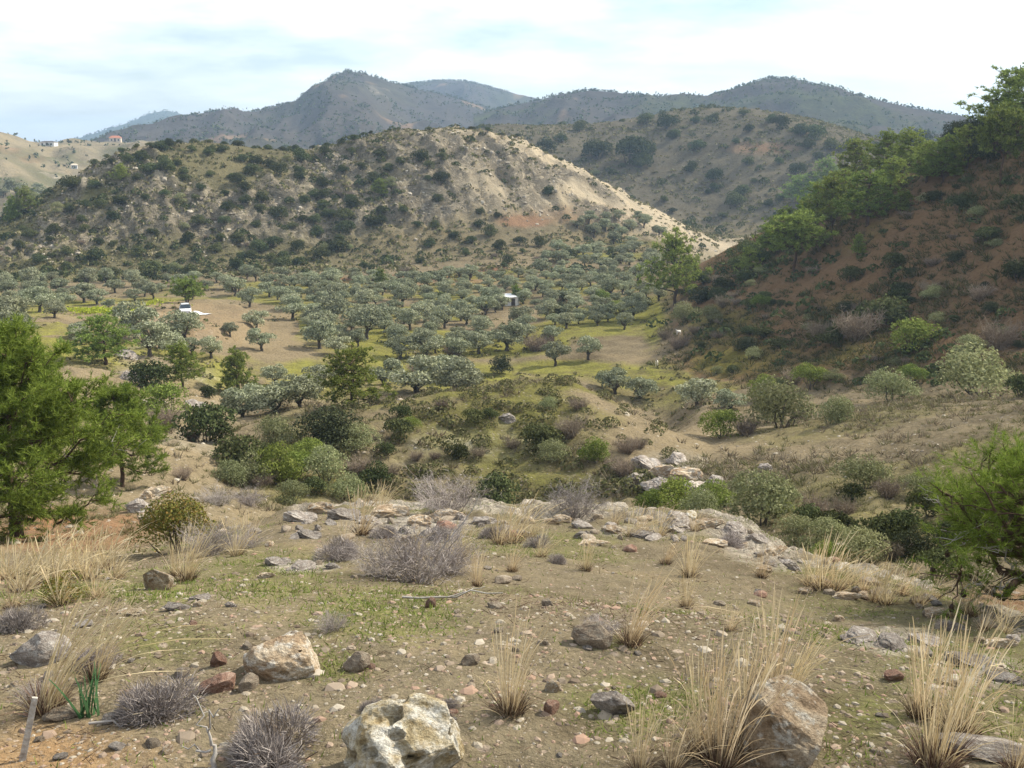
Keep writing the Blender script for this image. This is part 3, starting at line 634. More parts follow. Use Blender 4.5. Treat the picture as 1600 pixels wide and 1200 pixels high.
def unit(v): return v / (np.linalg.norm(v, axis=-1, keepdims=True) + 1e-9)
def crown_geo(rng, rx, rz, zc, lobes, n, L, W, lr=(0.28, 0.5), low=-0.55, inner=0.18):
    """uneven crown: overlapping leafy lobes with gaps between them"""
    g = Geo()
    th = rng.rand(lobes) * 2 * math.pi; u = rng.uniform(low, 1, lobes); r = np.sqrt(np.maximum(0, 1 - u * u)) * rng.uniform(0.45, 0.95, lobes)
    c = np.c_[np.cos(th) * r * rx, np.sin(th) * r * rx, zc + u * rz * rng.uniform(0.55, 0.95, lobes)]
    rad = rng.uniform(*lr, lobes) * min(rx, rz * 1.2)
    k = rng.choice(lobes, n, p=rad ** 2 / (rad ** 2).sum())
    d = unit(rng.normal(size=(n, 3))); d[:, 2] = np.where(d[:, 2] < -0.35, -d[:, 2] * 0.6, d[:, 2]); d = unit(d)
    q = np.where(rng.rand(n) < inner, rng.rand(n) ** 0.5, rng.normal(1.0, 0.09, n))
    C = c[k] + d * (rad[k] * q)[:, None] * np.array([1.08, 1.08, 0.85])
    Nn = unit(d + 0.7 * rng.normal(size=(n, 3)))
    g.leaves(C, Nn, L * rng.uniform(0.6, 1.3, n), W * rng.uniform(0.7, 1.2, n), rng)
    return g, c, rad
def wobble(a, b, n, rng, amt):
    t = np.linspace(0, 1, n)[:, None]; P = np.asarray(a) * (1 - t) + np.asarray(b) * t
    return P + rng.normal(size=(n, 3)) * amt * np.sin(t * math.pi)

def make_olive(seed):   # unit: 1 = crown width, base at 0
    rng = R_(seed); g, c, rad = crown_geo(rng, 0.40, 0.36, 0.50, 17, 2600, 0.034, 0.018, (0.26, 0.50), -0.8, 0.15)
    t = Geo(); fork = np.array([rng.uniform(-.05, .05), rng.uniform(-.05, .05), 0.18])
    t.tube(wobble((0, 0, -0.06), fork, 5, rng, 0.012), np.linspace(0.062, 0.04, 5), 7)
    for k in rng.choice(len(c), 7, replace=False): t.tube(wobble(fork, c[k] * [0.9, 0.9, 0.95], 6, rng, 0.03), np.linspace(0.032, 0.007, 6), 5)
    return g.mesh('olive_crown', M_OLIVE), t.mesh('olive_trunk', M_BARK, smooth=True)
def make_bush(seed, mat, n=1500, L=0.045, W=0.026, h=0.75, lobes=11):   # unit: 1 = width
    rng = R_(seed); g, c, rad = crown_geo(rng, 0.42, h * 0.5, h * 0.40, lobes, n, L, W, (0.42, 0.72), -0.5, 0.12)
    t = Geo()
    for k in rng.choice(len(c), 6, replace=False): t.tube(wobble((rng.uniform(-.06, .06), rng.uniform(-.06, .06), -0.12), c[k], 5, rng, 0.02), np.linspace(0.022, 0.006, 5), 4)
    return g.mesh('bush_foliage', mat), t.mesh('bush_stems', M_BARK)
def make_pine(seed, n_tuft=1300, kind='broad', nd=9, L=0.05, W=0.006, mat=None, deads=0, lims=26):   # unit: 1 = height
    rng = R_(seed); t = Geo(); g = Geo(); dd = Geo()
    top = np.array([rng.uniform(-.06, .06), rng.uniform(-.06, .06), 0.97])
    tr = wobble((0, 0, -0.05), top, 9, rng, 0.02); t.tube(tr, np.linspace(0.026, 0.004, 9), 7)
    tips, w = [], []
    for k in range(lims):
        u = (k + rng.rand()) / lims
        if kind == 'broad': z = 0.20 + 0.74 * u; reach = 0.44 * (1 - 0.75 * u ** 2.2) * rng.uniform(0.6, 1.1)
        elif kind == 'cone': z = 0.10 + 0.85 * u; reach = 0.36 * (1 - u) ** 0.8 * rng.uniform(0.75, 1.1) + 0.04
        else: z = 0.45 + 0.5 * u; reach = 0.50 * math.sin(math.pi * (0.25 + 0.6 * u)) * rng.uniform(0.6, 1.05)
        a = k * 2.4 + rng.uniform(-.5, .5)
        p0 = tr[0] + (tr[-1] - tr[0]) * z * 0.95; up = rng.uniform(0.05, 0.3) * reach + (0.12 * reach if u > .6 else 0)
        p1 = p0 + np.array([math.cos(a) * reach, math.sin(a) * reach, up])
        L_ = wobble(p0, p1, 5, rng, 0.018); t.tube(L_, np.linspace(0.009, 0.003, 5), 4)
        for j in range(5 + int(9 * reach / 0.4)):
            s = rng.uniform(0.35, 1.0); b = p0 + (p1 - p0) * s
            e = b + rng.normal(size=3) * np.array([0.075, 0.075, 0.04]) * (0.5 + reach) * 1.3 + [0, 0, 0.02]
            tips.append(e); w.append(0.6 + reach)
            if rng.rand() < 0.5: t.tube(np.array([b, (b + e) / 2 + rng.normal(size=3) * 0.006, e]), [0.004, 0.003, 0.0015], 3)
        if deads and k < deads:
            for j in range(4):
                b = p0 + (p1 - p0) * rng.uniform(0.3, 1.0); e = b + rng.normal(size=3) * [0.09, 0.09, 0.03] + (p1 - p0) * 0.2
                dd.tube(wobble(b, e, 5, rng, 0.012), np.linspace(0.004, 0.0012, 5), 3)
    tips.append(top); w.append(0.7)
    tips = np.array(tips); w = np.array(w); k = rng.choice(len(tips), n_tuft, p=w / w.sum())
    C = tips[k] + rng.normal(size=(n_tuft, 3)) * np.array([0.023, 0.023, 0.013])
    up = unit(rng.normal(size=(n_tuft, 3)) * 0.6 + unit(C - [0, 0, 0.45]) * 0.6 + [0, 0, 0.45])
    CC = np.repeat(C, nd, 0); D = unit(np.repeat(up, nd, 0) + rng.normal(size=(n_tuft * nd, 3)) * 0.75)
    g.needles(CC + D * 0.004, D, L * rng.uniform(0.6, 1.2, n_tuft * nd), W, rng)
    return g.mesh('pine_crown', mat or M_PINE), t.mesh('pine_trunk', M_PBARK, smooth=True), (dd.mesh('dead_branches', M_DEAD) if dd.n else None)
def make_twig(seed, n=420, r=0.0045, spread=0.5, h=0.55, sub=4, mat=None):   # unit: 1 = width
    rng = R_(seed); g = Geo()
    B, D, L = [], [], []
    for k in range(n // 8):
        a = rng.rand() * 2 * math.pi; q = rng.rand() ** 0.6
        d = np.array([math.cos(a) * q * spread / h, math.sin(a) * q * spread / h, 1.0]); d /= np.linalg.norm(d)
        base = np.array([math.cos(a), math.sin(a), 0]) * 0.08 * q; l = (h * 0.75 + 0.2 * q) * rng.uniform(0.6, 1.05)
        P = wobble(base, base + d * l, 5, rng, 0.03); P[:, 2] = np.maximum(P[:, 2], -0.02)
        g.tube(P, np.linspace(r * 1.8, r * 0.7, 5), 3)
        for j in range(sub):
            s = rng.uniform(0.25, 0.95); b = base + d * l * s; e = b + unit(d + rng.normal(size=3) * 0.75) * rng.uniform(0.08, 0.26)
            e[2] = max(e[2], 0.01); Pq = wobble(b, e, 4, rng, 0.015); g.tube(Pq, np.linspace(r, r * 0.4, 4), 3)
            for q2 in range(4):
                b2 = Pq[rng.randint(1, 4)]; e2 = b2 + unit(d * 0.6 + rng.normal(size=3)) * rng.uniform(0.04, 0.12); e2[2] = max(e2[2], 0.01)
                g.tube(np.array([b2, (b2 + e2) / 2 + rng.normal(size=3) * 0.006, e2]), [r * 0.6, r * 0.5, r * 0.25], 3)
    return g.mesh('twigs', mat or M_TWIG)
def make_cushion(seed, n=5200, h=0.42, r=0.0035):     # dense grey dwarf shrub, unit: 1 = width
    rng = R_(seed); g = Geo()
    d = unit(rng.normal(size=(n, 3))); d[:, 2] = np.abs(d[:, 2]) + 0.02
    lc = np.c_[rng.uniform(-.24, .24, (6, 2)), np.zeros(6)]; lr = rng.uniform(0.42, 0.95, 6); lk_ = rng.choice(6, n, p=lr / lr.sum())
    s = rng.uniform(0.45, 1.0, n) ** 0.8; P = lc[lk_] + d * np.array([0.30, 0.30, h]) * (s * lr[lk_])[:, None]
    D = unit(d + rng.normal(size=(n, 3)) * 0.45)
    g.needles(P, D, rng.uniform(0.06, 0.15, n), r * rng.uniform(0.7, 1.3, n), rng)
    st = Geo()
    for k in range(26):
        a = rng.rand() * 6.28; q = rng.rand(); st.tube(wobble((0, 0, -0.03), (math.cos(a) * 0.4 * q, math.sin(a) * 0.4 * q, h * (1 - 0.5 * q)), 5, rng, 0.03), np.linspace(0.010, 0.003, 5), 4)
    return g.mesh('heath_twigs', M_HEATH), st.mesh('heath_stems', M_TWIG)
def make_tussock(seed, n=58, lean=0.25, spread=0.4, base_n=260, W=0.0036, wide=0.07):   # unit: 1 = height
    rng = R_(seed); g = Geo(); b = Geo()
    def ring(m, w):
        a = rng.rand(m) * 2 * math.pi; q = np.sqrt(rng.rand(m)) * w; return np.c_[np.cos(a) * q, np.sin(a) * q, np.zeros(m)]
    B = ring(n, wide); D = unit(np.c_[B[:, :2] / wide * spread * rng.uniform(0.1, 1.0, (n, 1)) + rng.normal(size=(n, 2)) * 0.09 + [lean * 0.4, 0], np.ones(n)])
    g.blades(B, D, rng.uniform(0.5, 1.12, n), W, rng.gamma(1.3, 0.22, n), rng, 6, (lean, 0, 0), head=1.0)
    m = n // 2; B2 = ring(m, wide * 1.2); D2 = unit(np.c_[B2[:, :2] / wide * 0.6 + rng.normal(size=(m, 2)) * 0.25, np.ones(m)])
    g.blades(B2, D2, rng.uniform(0.2, 0.55, m), W, rng.uniform(0.2, 0.9, m), rng, 5, (lean * 0.5, 0, 0))
    B3 = ring(base_n, wide * 1.5); D3 = unit(np.c_[B3[:, :2] / wide * 0.4 + rng.normal(size=(base_n, 2)) * 0.2, np.ones(base_n)])
    b.blades(B3, D3, rng.uniform(0.1, 0.28, base_n), W * 1.1, rng.uniform(0.1, 0.5, base_n), rng, 3)
    return g.mesh('straw', M_STRAW), b.mesh('dead_base', M_STRAWB)

def ico(sub):
    p = (1 + 5 ** 0.5) / 2
    V = [(-1, p, 0), (1, p, 0), (-1, -p, 0), (1, -p, 0), (0, -1, p), (0, 1, p), (0, -1, -p), (0, 1, -p), (p, 0, -1), (p, 0, 1), (-p, 0, -1), (-p, 0, 1)]
    T = [(0, 11, 5), (0, 5, 1), (0, 1, 7), (0, 7, 10), (0, 10, 11), (1, 5, 9), (5, 11, 4), (11, 10, 2), (10, 7, 6), (7, 1, 8), (3, 9, 4), (3, 4, 2), (3, 2, 6), (3, 6, 8), (3, 8, 9), (4, 9, 5), (2, 4, 11), (6, 2, 10), (8, 6, 7), (9, 8, 1)]
    V = unit(np.array(V, float)); T = np.array(T)
    for _ in range(sub):
        E = np.sort(np.concatenate([T[:, [0, 1]], T[:, [1, 2]], T[:, [2, 0]]]), 1); U, inv = np.unique(E, axis=0, return_inverse=True); inv = inv.ravel()
        M = unit(V[U[:, 0]] + V[U[:, 1]]); n = len(T); a, b, c = inv[:n] + len(V), inv[n:2 * n] + len(V), inv[2 * n:] + len(V)
        V = np.vstack([V, M]); T = np.concatenate([np.c_[T[:, 0], a, c], np.c_[T[:, 1], b, a], np.c_[T[:, 2], c, b], np.c_[a, b, c]])
    return V, T
def n3(P, f, s): return (fbm(P[:, 0] * f + P[:, 2] * f * 0.7, P[:, 1] * f - P[:, 2] * f * 0.6, 4, s) + fbm(P[:, 2] * f + 3.3, (P[:, 0] + P[:, 1]) * f * 0.7, 4, s + 4)) * 0.5
def make_rock(seed, mat, sub=3, dims=(1, 0.8, 0.6), planes=13, rough=0.07, pits=0, name='stone_face', keep=0.62):
    """angular boulder: a lump cut by random planes, then weathered; unit: 1 = width, base near 0"""
    rng = R_(seed); V, T = ico(sub)
    P = V.copy()
    for k in range(planes):
        nrm = unit(rng.normal(size=3)); h = rng.uniform(keep, 0.92); d = P @ nrm; P = P - np.outer(np.maximum(d - h, 0) * 0.94, nrm)
    P = P * (1 + rough * 2.0 * n3(V, 1.7, seed % 40))[:, None] + V * (rough * 0.5 * n3(V, 6.0, (seed + 9) % 40))[:, None]
    for k in range(pits):
        c = unit(rng.normal(size=3) * [1, 1, 0.8] + [0, -0.6, 0.25]); w = rng.uniform(0.06, 0.2); q = np.linalg.norm((V - c) * rng.uniform(0.6, 1.3, 3), axis=1) + 0.10 * n3(V, 4.0, (seed + k) % 40)
        P = P - V * (0.2 * rng.uniform(0.5, 1) * (1 - sstep(w * 0.55, w, q)))[:, None]
    P = P * np.array(dims) * 0.5
    P[:, 2] = np.maximum(P[:, 2], -dims[2] * 0.30)
    P[:, :2] -= (P[:, :2].max(0) + P[:, :2].min(0)) / 2; P[:, 2] -= P[:, 2].min(); P[:, :2] /= (P[:, 0].max() - P[:, 0].min()); P[:, 2] /= P[:, 2].max()
    return mesh_np(name, P, None, T, (mat,), smooth=False)

M_RK_WHITE = rock_mat('white_pitted_limestone', [(0.20, 0.14, 0.06), (0.50, 0.41, 0.25), (0.74, 0.70, 0.60), (0.82, 0.80, 0.73)], 4.2, lichen=(0.30, 0.21, 0.09), lich=0.6)
M_RK_TAN = rock_mat('tan_weathered_stone', [(0.20, 0.125, 0.07), (0.42, 0.32, 0.21), (0.62, 0.55, 0.43)], 2.6, lichen=(0.68, 0.65, 0.57), lich=0.7)
M_RK_BROWN = rock_mat('brown_stone', [(0.17, 0.125, 0.09), (0.33, 0.265, 0.195), (0.48, 0.41, 0.32)], 3.0, lichen=(0.5, 0.46, 0.36), lich=0.5)
M_RK_RED = rock_mat('red_stone', [(0.17, 0.09, 0.06), (0.32, 0.19, 0.135), (0.45, 0.33, 0.25)], 3.0, lich=0.15)
M_RK_GREY = rock_mat('grey_lichened_rock', [(0.14, 0.115, 0.095), (0.31, 0.265, 0.225), (0.48, 0.43, 0.37)], 3.4, lichen=(0.6, 0.57, 0.52), lich=0.55)

OLIVES = [make_olive(100 + k) for k in range(6)]
BUSHES = {'dark': [make_bush(200 + k, M_BUSH) for k in range(5)], 'pale': [make_bush(220 + k, M_PALE, 3400, 0.028, 0.014, 0.8, 17) for k in range(4)],
          'green': [make_bush(240 + k, M_GREEN, 2800, 0.032, 0.016, 0.85, 12) for k in range(3)], 'black': [make_bush(260, M_BLACK, 3600, 0.03, 0.018, 0.78, 16)]}
TWIGS = [make_twig(300 + k, 560) for k in range(3)]
PINES = {'broad': [make_pine(400 + k, 1500, 'broad', 9, 0.046, 0.006) for k in range(4)], 'cone': [make_pine(420 + k, 1500, 'cone', 8, 0.05, 0.007) for k in range(2)],
         'umbrella': [make_pine(440 + k, 1400, 'umbrella', 8, 0.055, 0.008) for k in range(2)]}
TUSS = [make_tussock(500 + k, lean=l, spread=s) for k, (l, s) in enumerate([(0.15, 0.35), (0.5, 0.3), (0.25, 0.5), (0.8, 0.25), (0.1, 0.25), (0.35, 0.6)])]
TUSS_FAR = [make_tussock(520 + k, 40, 0.4, 0.55, 90, 0.005) for k in range(3)]
CUSH = [make_cushion(540 + k) for k in range(3)]
STONES = [make_rock(600 + k, [M_RK_BROWN, M_RK_TAN, M_RK_RED if k == 2 else M_RK_BROWN, M_RK_GREY][k % 4], 2, (1, 0.75 + 0.05 * (k % 3), 0.5 + 0.06 * (k % 4)), 11, 0.06) for k in range(12)]
OUTCROPS = [make_rock(640 + k, [M_RK_GREY, M_RK_TAN][k % 2], 4, (1, 0.7, 0.42), 22, 0.22, 0, keep=0.4) for k in range(5)]

def tree(name, cat, meshes, p, w, h, rz, dead=None, sink=0.0):
    o = thing(name, cat, (p.x, p.y, p.z - sink), rz, (w, w, h))
    obj('crown', meshes[0], o); obj('trunk', meshes[1], o)
    if len(meshes) > 2 and meshes[2]: obj('dead_branches', meshes[2], o)
    return o
NAMES = {'dark': ('evergreen_bush', 'evergreen bush'), 'black': ('evergreen_bush', 'evergreen bush'), 'pale': ('grey_shrub', 'shrub'), 'green': ('green_bush', 'bush')}
def place_bush(kind, p, w, h, rng):
    ms = BUSHES[kind]; f, s = ms[rng.randint(len(ms))]
    o = thing(NAMES[kind][0], NAMES[kind][1], (p.x, p.y, p.z - 0.06 * w), rng.rand() * 6.28, (w, w, h))
    obj('foliage', f, o); obj('stems', s, o); return o

# ------------------------------------------------------------------ trees and bushes set on the land
rng = R_(11)
taken = []
def free(p, r):
    for q, s in taken:
        if (q.x - p.x) ** 2 + (q.y - p.y) ** 2 < (r + s) ** 2: return False
    return True
# --- olives: those that stand out first, then the close-set grove
OL_GROUP = 'olive trees in the valley'
special = [(920, 562, 50, 'round-crowned olive tree with a bare trunk alone on the track bend'), (868, 572, 46, 'small olive tree leaning over the grass below the track'),
 (748, 553, 52, 'olive tree with dark trunk on bright grass, first of a pair'), (793, 548, 62, 'broad olive tree on bright grass beside the track, second of a pair'), (862, 540, 42, 'olive tree standing across the track from the broad one'),
 (572, 530, 66, 'large spreading olive tree with a dark trunk on yellow-green grass'), (457, 500, 52, 'olive tree over a strip of bright grass beside the spoil heap'), (820, 520, 36, 'young olive tree just above the pair on bright grass'),
 (665, 562, 60, 'olive tree at the front of the grove left of the bare tree'), (625, 560, 50, 'olive tree in the grove front row behind the pale thicket'),
 (360, 526, 28, 'small ragged olive tree below the spoil heap'), (408, 548, 46, 'olive tree on the bare rise below the spoil heap'), (430, 605, 44, 'small olive tree above the conical pine'), (330, 560, 44, 'olive tree behind the grassy lane'), (300, 556, 36, 'olive tree at the edge of the grassy lane'),
 (400, 515, 42, 'olive tree at the shoulder of the spoil heap'), (390, 480, 42, 'olive tree behind the spoil heap top'),
 (500, 545, 58, 'olive tree at the grove end above the feathery pine'), (520, 505, 56, 'olive tree deep in the grove end behind the large one'), (990, 500, 44, 'olive tree beside the bright grass strip under the tall pine'), (975, 515, 34, 'low olive tree at the foot of the bright grass strip'),
 (1030, 470, 30, 'small olive tree at the trunk of the tall valley pine'), (932, 505, 34, 'olive tree on the bank above the track bend')]
for px, py, w, lab in special:
    p = ground_at(px, py, 95); W = w * px_m(p) * 1.0
    o = tree('olive_tree', 'olive tree', OLIVES[rng.randint(6)], p, W, W * rng.uniform(0.85, 1.0), rng.rand() * 6.28)
    note(o, 'olive tree', 'special', px, OL_GROUP, lab); taken.append((p, W * 0.36))
def inside(poly, x, y):
    c = False; n = len(poly)
    for i in range(n):
        (x1, y1), (x2, y2) = poly[i], poly[(i + 1) % n]
        if (y1 > y) != (y2 > y) and x < (x2 - x1) * (y - y1) / (y2 - y1) + x1: c = not c
    return c
NO_TREE = [(815, 492, 36, 12), (770, 508, 34, 9), (850, 545, 18, 22), (595, 548, 30, 22), (1015, 505, 18, 36), (330, 505, 70, 26), (845, 520, 14, 12), (335, 585, 34, 22), (795, 470, 22, 12), (230, 500, 60, 14), (293, 486, 30, 12), (445, 545, 40, 12)]
def olives(poly, n, place, wm, dmin=95, tries=40, keep=0.36, phrase='olive tree'):
    xs = [q[0] for q in poly]; ys = [q[1] for q in poly]; done = 0; rows = {}
    for _ in range(n * tries):
        if done >= n: break
        x, y = rng.uniform(min(xs), max(xs)), rng.uniform(min(ys), max(ys))
        if not inside(poly, x, y) or any(((x - a) / c) ** 2 + ((y - b) / d) ** 2 < 1 for a, b, c, d in NO_TREE): continue
        p = ground_at(x, y, dmin); W = wm * rng.uniform(0.62, 1.28)
        if not free(p, W * keep): continue
        taken.append((p, W * keep)); done += 1
        o = tree('olive_tree', 'olive tree', OLIVES[rng.randint(6)], p, W, W * rng.uniform(0.66, 0.98), rng.rand() * 6.28)
        b = place(x, y) if callable(place) else place
        note(o, phrase, b, x, OL_GROUP)
    return done
def grove_row(x, y):
    k = int(np.clip((y - 436) / 13, 0, 9))
    side = 'left' if x < 720 else 'right'
    names = ['hindmost row'] + [w + ' row from back' for w in ORD[1:9]] + ['front row']
    return f'in the grove {side} half, {names[k]}'
olives([(420, 440), (600, 436), (780, 432), (900, 428), (1005, 450), (1020, 480), (960, 505), (900, 520), (860, 512), (835, 530), (790, 545), (720, 560), (610, 560), (570, 545), (510, 560), (480, 540), (475, 500), (420, 470)], 240, grove_row, 3.9, keep=0.55)
olives([(0, 440), (420, 432), (420, 460), (330, 470), (200, 482), (0, 492)], 46, lambda x, y: 'along the hill foot, ' + ('upper line' if y < 458 else 'lower line'), 4.0, keep=0.52)
olives([(820, 395), (1010, 375), (1050, 400), (1000, 440), (880, 430)], 30, lambda x, y: 'on the terraces, ' + ('upper step' if y < 405 else 'lower step'), 4.2)
olives([(880, 345), (1000, 340), (1060, 372), (1000, 372), (900, 372)], 16, 'on the top terrace under the hill spur', 4.2)
olives([(160, 520), (300, 530), (300, 560), (210, 560)], 6, 'between the pines below the spoil heap', 4.6)
olives([(0, 490), (130, 490), (130, 540), (0, 545)], 8, 'on the open field behind the big near pine', 4.4)
olives([(0, 290), (60, 290), (90, 320), (20, 345), (0, 345)], 12, 'far off beyond the rocky hill end', 7.5, dmin=380)
# big pale olives in front of the grove, behind the mound
for px, py, w, lab in [(650, 612, 92, 'tall pale olive behind the mound, nearest of the thicket'), (715, 612, 80, 'pale broad olive behind the mound beside the grassy bank'), (690, 600, 66, 'pale olive between two others behind the mound'), (600, 600, 60, 'olive tree crowding the feathery pine'),
                       (380, 668, 70, 'dark-hearted olive at the mouth of the gully'), (430, 655, 78, 'broad olive in the hollow below the conical pine'), (470, 640, 70, 'olive tree beside the feathery pine foot'), (395, 640, 60, 'olive tree close under the conical pine'),
                       (960, 615, 56, 'grey olive in the hollow behind the mound shoulder'), (1000, 622, 50, 'grey olive in the hollow next to the dry bushes'), (1090, 632, 66, 'low spreading olive at the foot of the dark slope'), (1142, 640, 52, 'olive tree beside the yellow-green bush on the saddle'),
                       (735, 602, 44, 'little pale olive peeping over the mound crest'), (500, 612, 60, 'olive tree partly hidden by the feathery pine')]:
    p = ground_at(px, py, 70, 135); W = w * px_m(p) * 1.08
    o = tree('olive_tree', 'olive tree', OLIVES[rng.randint(6)], p, W, W * rng.uniform(0.78, 0.95), rng.rand() * 6.28, sink=0.1 * W)
    note(o, 'olive', 'special', px, OL_GROUP, lab); taken.append((p, W * 0.3))

# --- pines
PG = 'pine trees'
pine_list = [  # px, base y, width, height, shape, variant, dmin, label
 (1055, 476, 92, 118, 'broad', 0, 120, 'tall pine with a dark trunk where the grove meets the dark slope'),
 (165, 570, 100, 82, 'broad', 1, 60, 'wide green pine behind the big near pine'), (285, 605, 72, 72, 'broad', 2, 60, 'spreading bright pine beside the dark shrub'), (372, 617, 58, 76, 'cone', 0, 60, 'conical young pine on the grassy lane'),
 (548, 640, 104, 104, 'broad', 3, 60, 'feathery pale green pine behind the mound'), (296, 486, 54, 52, 'umbrella', 0, 90, 'umbrella-shaped dark pine over the parked car'), (596, 452, 24, 34, 'cone', 1, 150, 'small upright pine at the back of the grove'),
 (806, 474, 26, 30, 'cone', 0, 150, 'bright green tree beside the white hut'), (596, 308, 30, 30, 'broad', 1, 240, 'round green pine high on the rocky hill'), (190, 285, 30, 30, 'broad', 2, 240, 'light green pine on the hill shoulder'), (40, 335, 40, 44, 'broad', 0, 240, 'green pine at the rocky hill foot end'), (22, 345, 26, 40, 'cone', 1, 240, 'slim green pine at the very end of rocky hill'),
 (1240, 425, 100, 92, 'umbrella', 1, 90, 'flat-topped pine with layered boughs on the dark slope'), (1222, 388, 60, 66, 'broad', 2, 90, 'pine just above the flat-topped one'), (1300, 362, 76, 90, 'broad', 0, 90, 'upright pine in the middle of the slope crest'), (1356, 352, 92, 88, 'broad', 3, 90, 'dense bright pine below the crest clump'),
 (1247, 318, 50, 46, 'broad', 1, 120, 'small pine at the lower end of the crest clump'), (1290, 305, 60, 60, 'broad', 2, 120, 'pine in the crest clump above the small one'), (1335, 290, 76, 74, 'broad', 1, 120, 'pale pine at the centre of the crest clump'), (1385, 275, 66, 72, 'broad', 3, 120, 'light green pine top of crest clump centre'), (1420, 265, 70, 64, 'broad', 0, 120, 'yellowish pine next to the round evergreens'),
 (1470, 288, 78, 76, 'broad', 2, 100, 'pine standing forward of the round evergreens'), (1563, 292, 84, 122, 'umbrella', 0, 90, 'tall pine with a thin pale bare trunk near the crest'), (1585, 215, 130, 110, 'broad', 1, 90, 'highest pine on the slope crest against the sky'), (1640, 200, 130, 120, 'broad', 3, 90, 'pine at the picture edge on top of the slope'),
 (1255, 360, 40, 50, 'cone', 0, 90, 'narrow young pine between the slope pines'), (1410, 330, 34, 34, 'cone', 1, 90, 'young bright pine under the crest trees'), (1390, 305, 60, 60, 'broad', 0, 90, 'pine tucked below the crest clump'), (1085, 440, 24, 30, 'cone', 0, 120, 'seedling pine behind the tall valley pine'),
 (1312, 335, 70, 70, 'broad', 2, 90, 'bright pine inside the crest clump below the centre'), (1275, 348, 60, 66, 'broad', 3, 90, 'bright pine stepping down from the crest clump'), (1448, 285, 70, 66, 'broad', 1, 90, 'pine filling the gap under the round evergreens'), (1512, 262, 66, 66, 'broad', 0, 90, 'bright pine between the round evergreens'), (1205, 400, 50, 56, 'broad', 1, 90, 'pine low on the crest line above the grove'), (1172, 428, 40, 44, 'broad', 3, 90, 'lowest small pine on the crest line'),
 (1340, 398, 26, 34, 'cone', 1, 90, 'young pine on the open brown slope')]
for px, py, w, h, kind, v, dm, lab in pine_list:
    p = ground_at(px, py, dm); q = px_m(p)
    W = w * q / {'broad': 0.86, 'cone': 0.72, 'umbrella': 0.98}[kind]
    ms = PINES[kind][v % len(PINES[kind])]
    o = tree('pine_tree', 'pine tree', ms[:2], p, W, h * q * 1.02, rng.rand() * 6.28)
    note(o, 'pine', 'special', px, PG, lab); taken.append((p, W * 0.3))

# --- bushes picked out one by one: px, base y, width, kind, place
BG = 'bushes on the slopes'
WORD = {'dark': 'dark green bush', 'pale': 'pale grey-green bush', 'green': 'yellow-green bush', 'black': 'nearly black evergreen bush', 'twig': 'leafless brown bush'}
def bush(px, py, w, kind, place, dmin, dmax=1200, hr=None, rnd=None, label=None):
    p = ground_at(px, py, dmin, dmax); W = w * px_m(p) * 1.1
    if kind == 'twig':
        o = thing('dry_bush', 'dry bush', (p.x, p.y, p.z - 0.04 * W), rng.rand() * 6.28, (W, W, W * (hr or rng.uniform(0.9, 1.2))))
        obj('twigs', TWIGS[rng.randint(3)], o)
    else: o = place_bush(kind, p, W, W * (hr or rng.uniform(0.85, 1.1)), rng)
    note(o, WORD[kind], place, px, BG, label); taken.append((p, W * 0.3)); return o
for x, y, w, k in [(1112, 505, 30, 'pale'), (1073, 502, 40, 'pale'), (1191, 483, 27, 'green'), (1131, 456, 28, 'dark'), (1094, 474, 36, 'black'), (1150, 425, 30, 'dark'), (1165, 440, 24, 'dark'), (1377, 506, 66, 'dark'), (1424, 548, 68, 'green'), (1280, 530, 50, 'twig'), (1300, 540, 40, 'dark'), (1337, 530, 80, 'twig'),
                   (1266, 607, 44, 'green'), (1188, 625, 44, 'green'), (1394, 628, 68, 'pale'), (1427, 600, 36, 'green'), (1514, 556, 42, 'pale'), (1562, 545, 66, 'twig'), (1453, 462, 46, 'twig'), (1455, 468, 30, 'pale'), (1240, 600, 40, 'twig'), (1060, 545, 40, 'twig'), (1040, 530, 34, 'twig'),
                   (1500, 205, 44, 'black'), (1522, 218, 48, 'black'), (1440, 222, 40, 'black'), (1548, 252, 56, 'black'), (1495, 250, 40, 'dark'), (1120, 470, 26, 'dark'), (1330, 440, 30, 'dark'), (1400, 420, 34, 'dark'), (1540, 380, 40, 'dark'), (1590, 440, 40, 'dark'), (1500, 330, 40, 'dark'), (1195, 410, 26, 'dark'), (1130, 480, 30, 'twig'), (1530, 470, 44, 'twig'), (1180, 560, 26, 'pale')]:
    bush(x, y, w, k, 'on the dark slope, ' + ('crest' if y < 260 else 'upper part' if y < 430 else 'middle' if y < 520 else 'foot'), 80)
for x, y, w, k in [(1536, 620, 112, 'pale'), (1595, 622, 50, 'dark'), (1128, 682, 56, 'green'), (1221, 668, 86, 'pale'), (1300, 662, 52, 'pale'), (1165, 680, 46, 'twig'), (1200, 660, 40, 'pale'), (1250, 655, 40, 'twig')]:
    bush(x, y, w, k, 'behind the pale terrace', 58, 110)
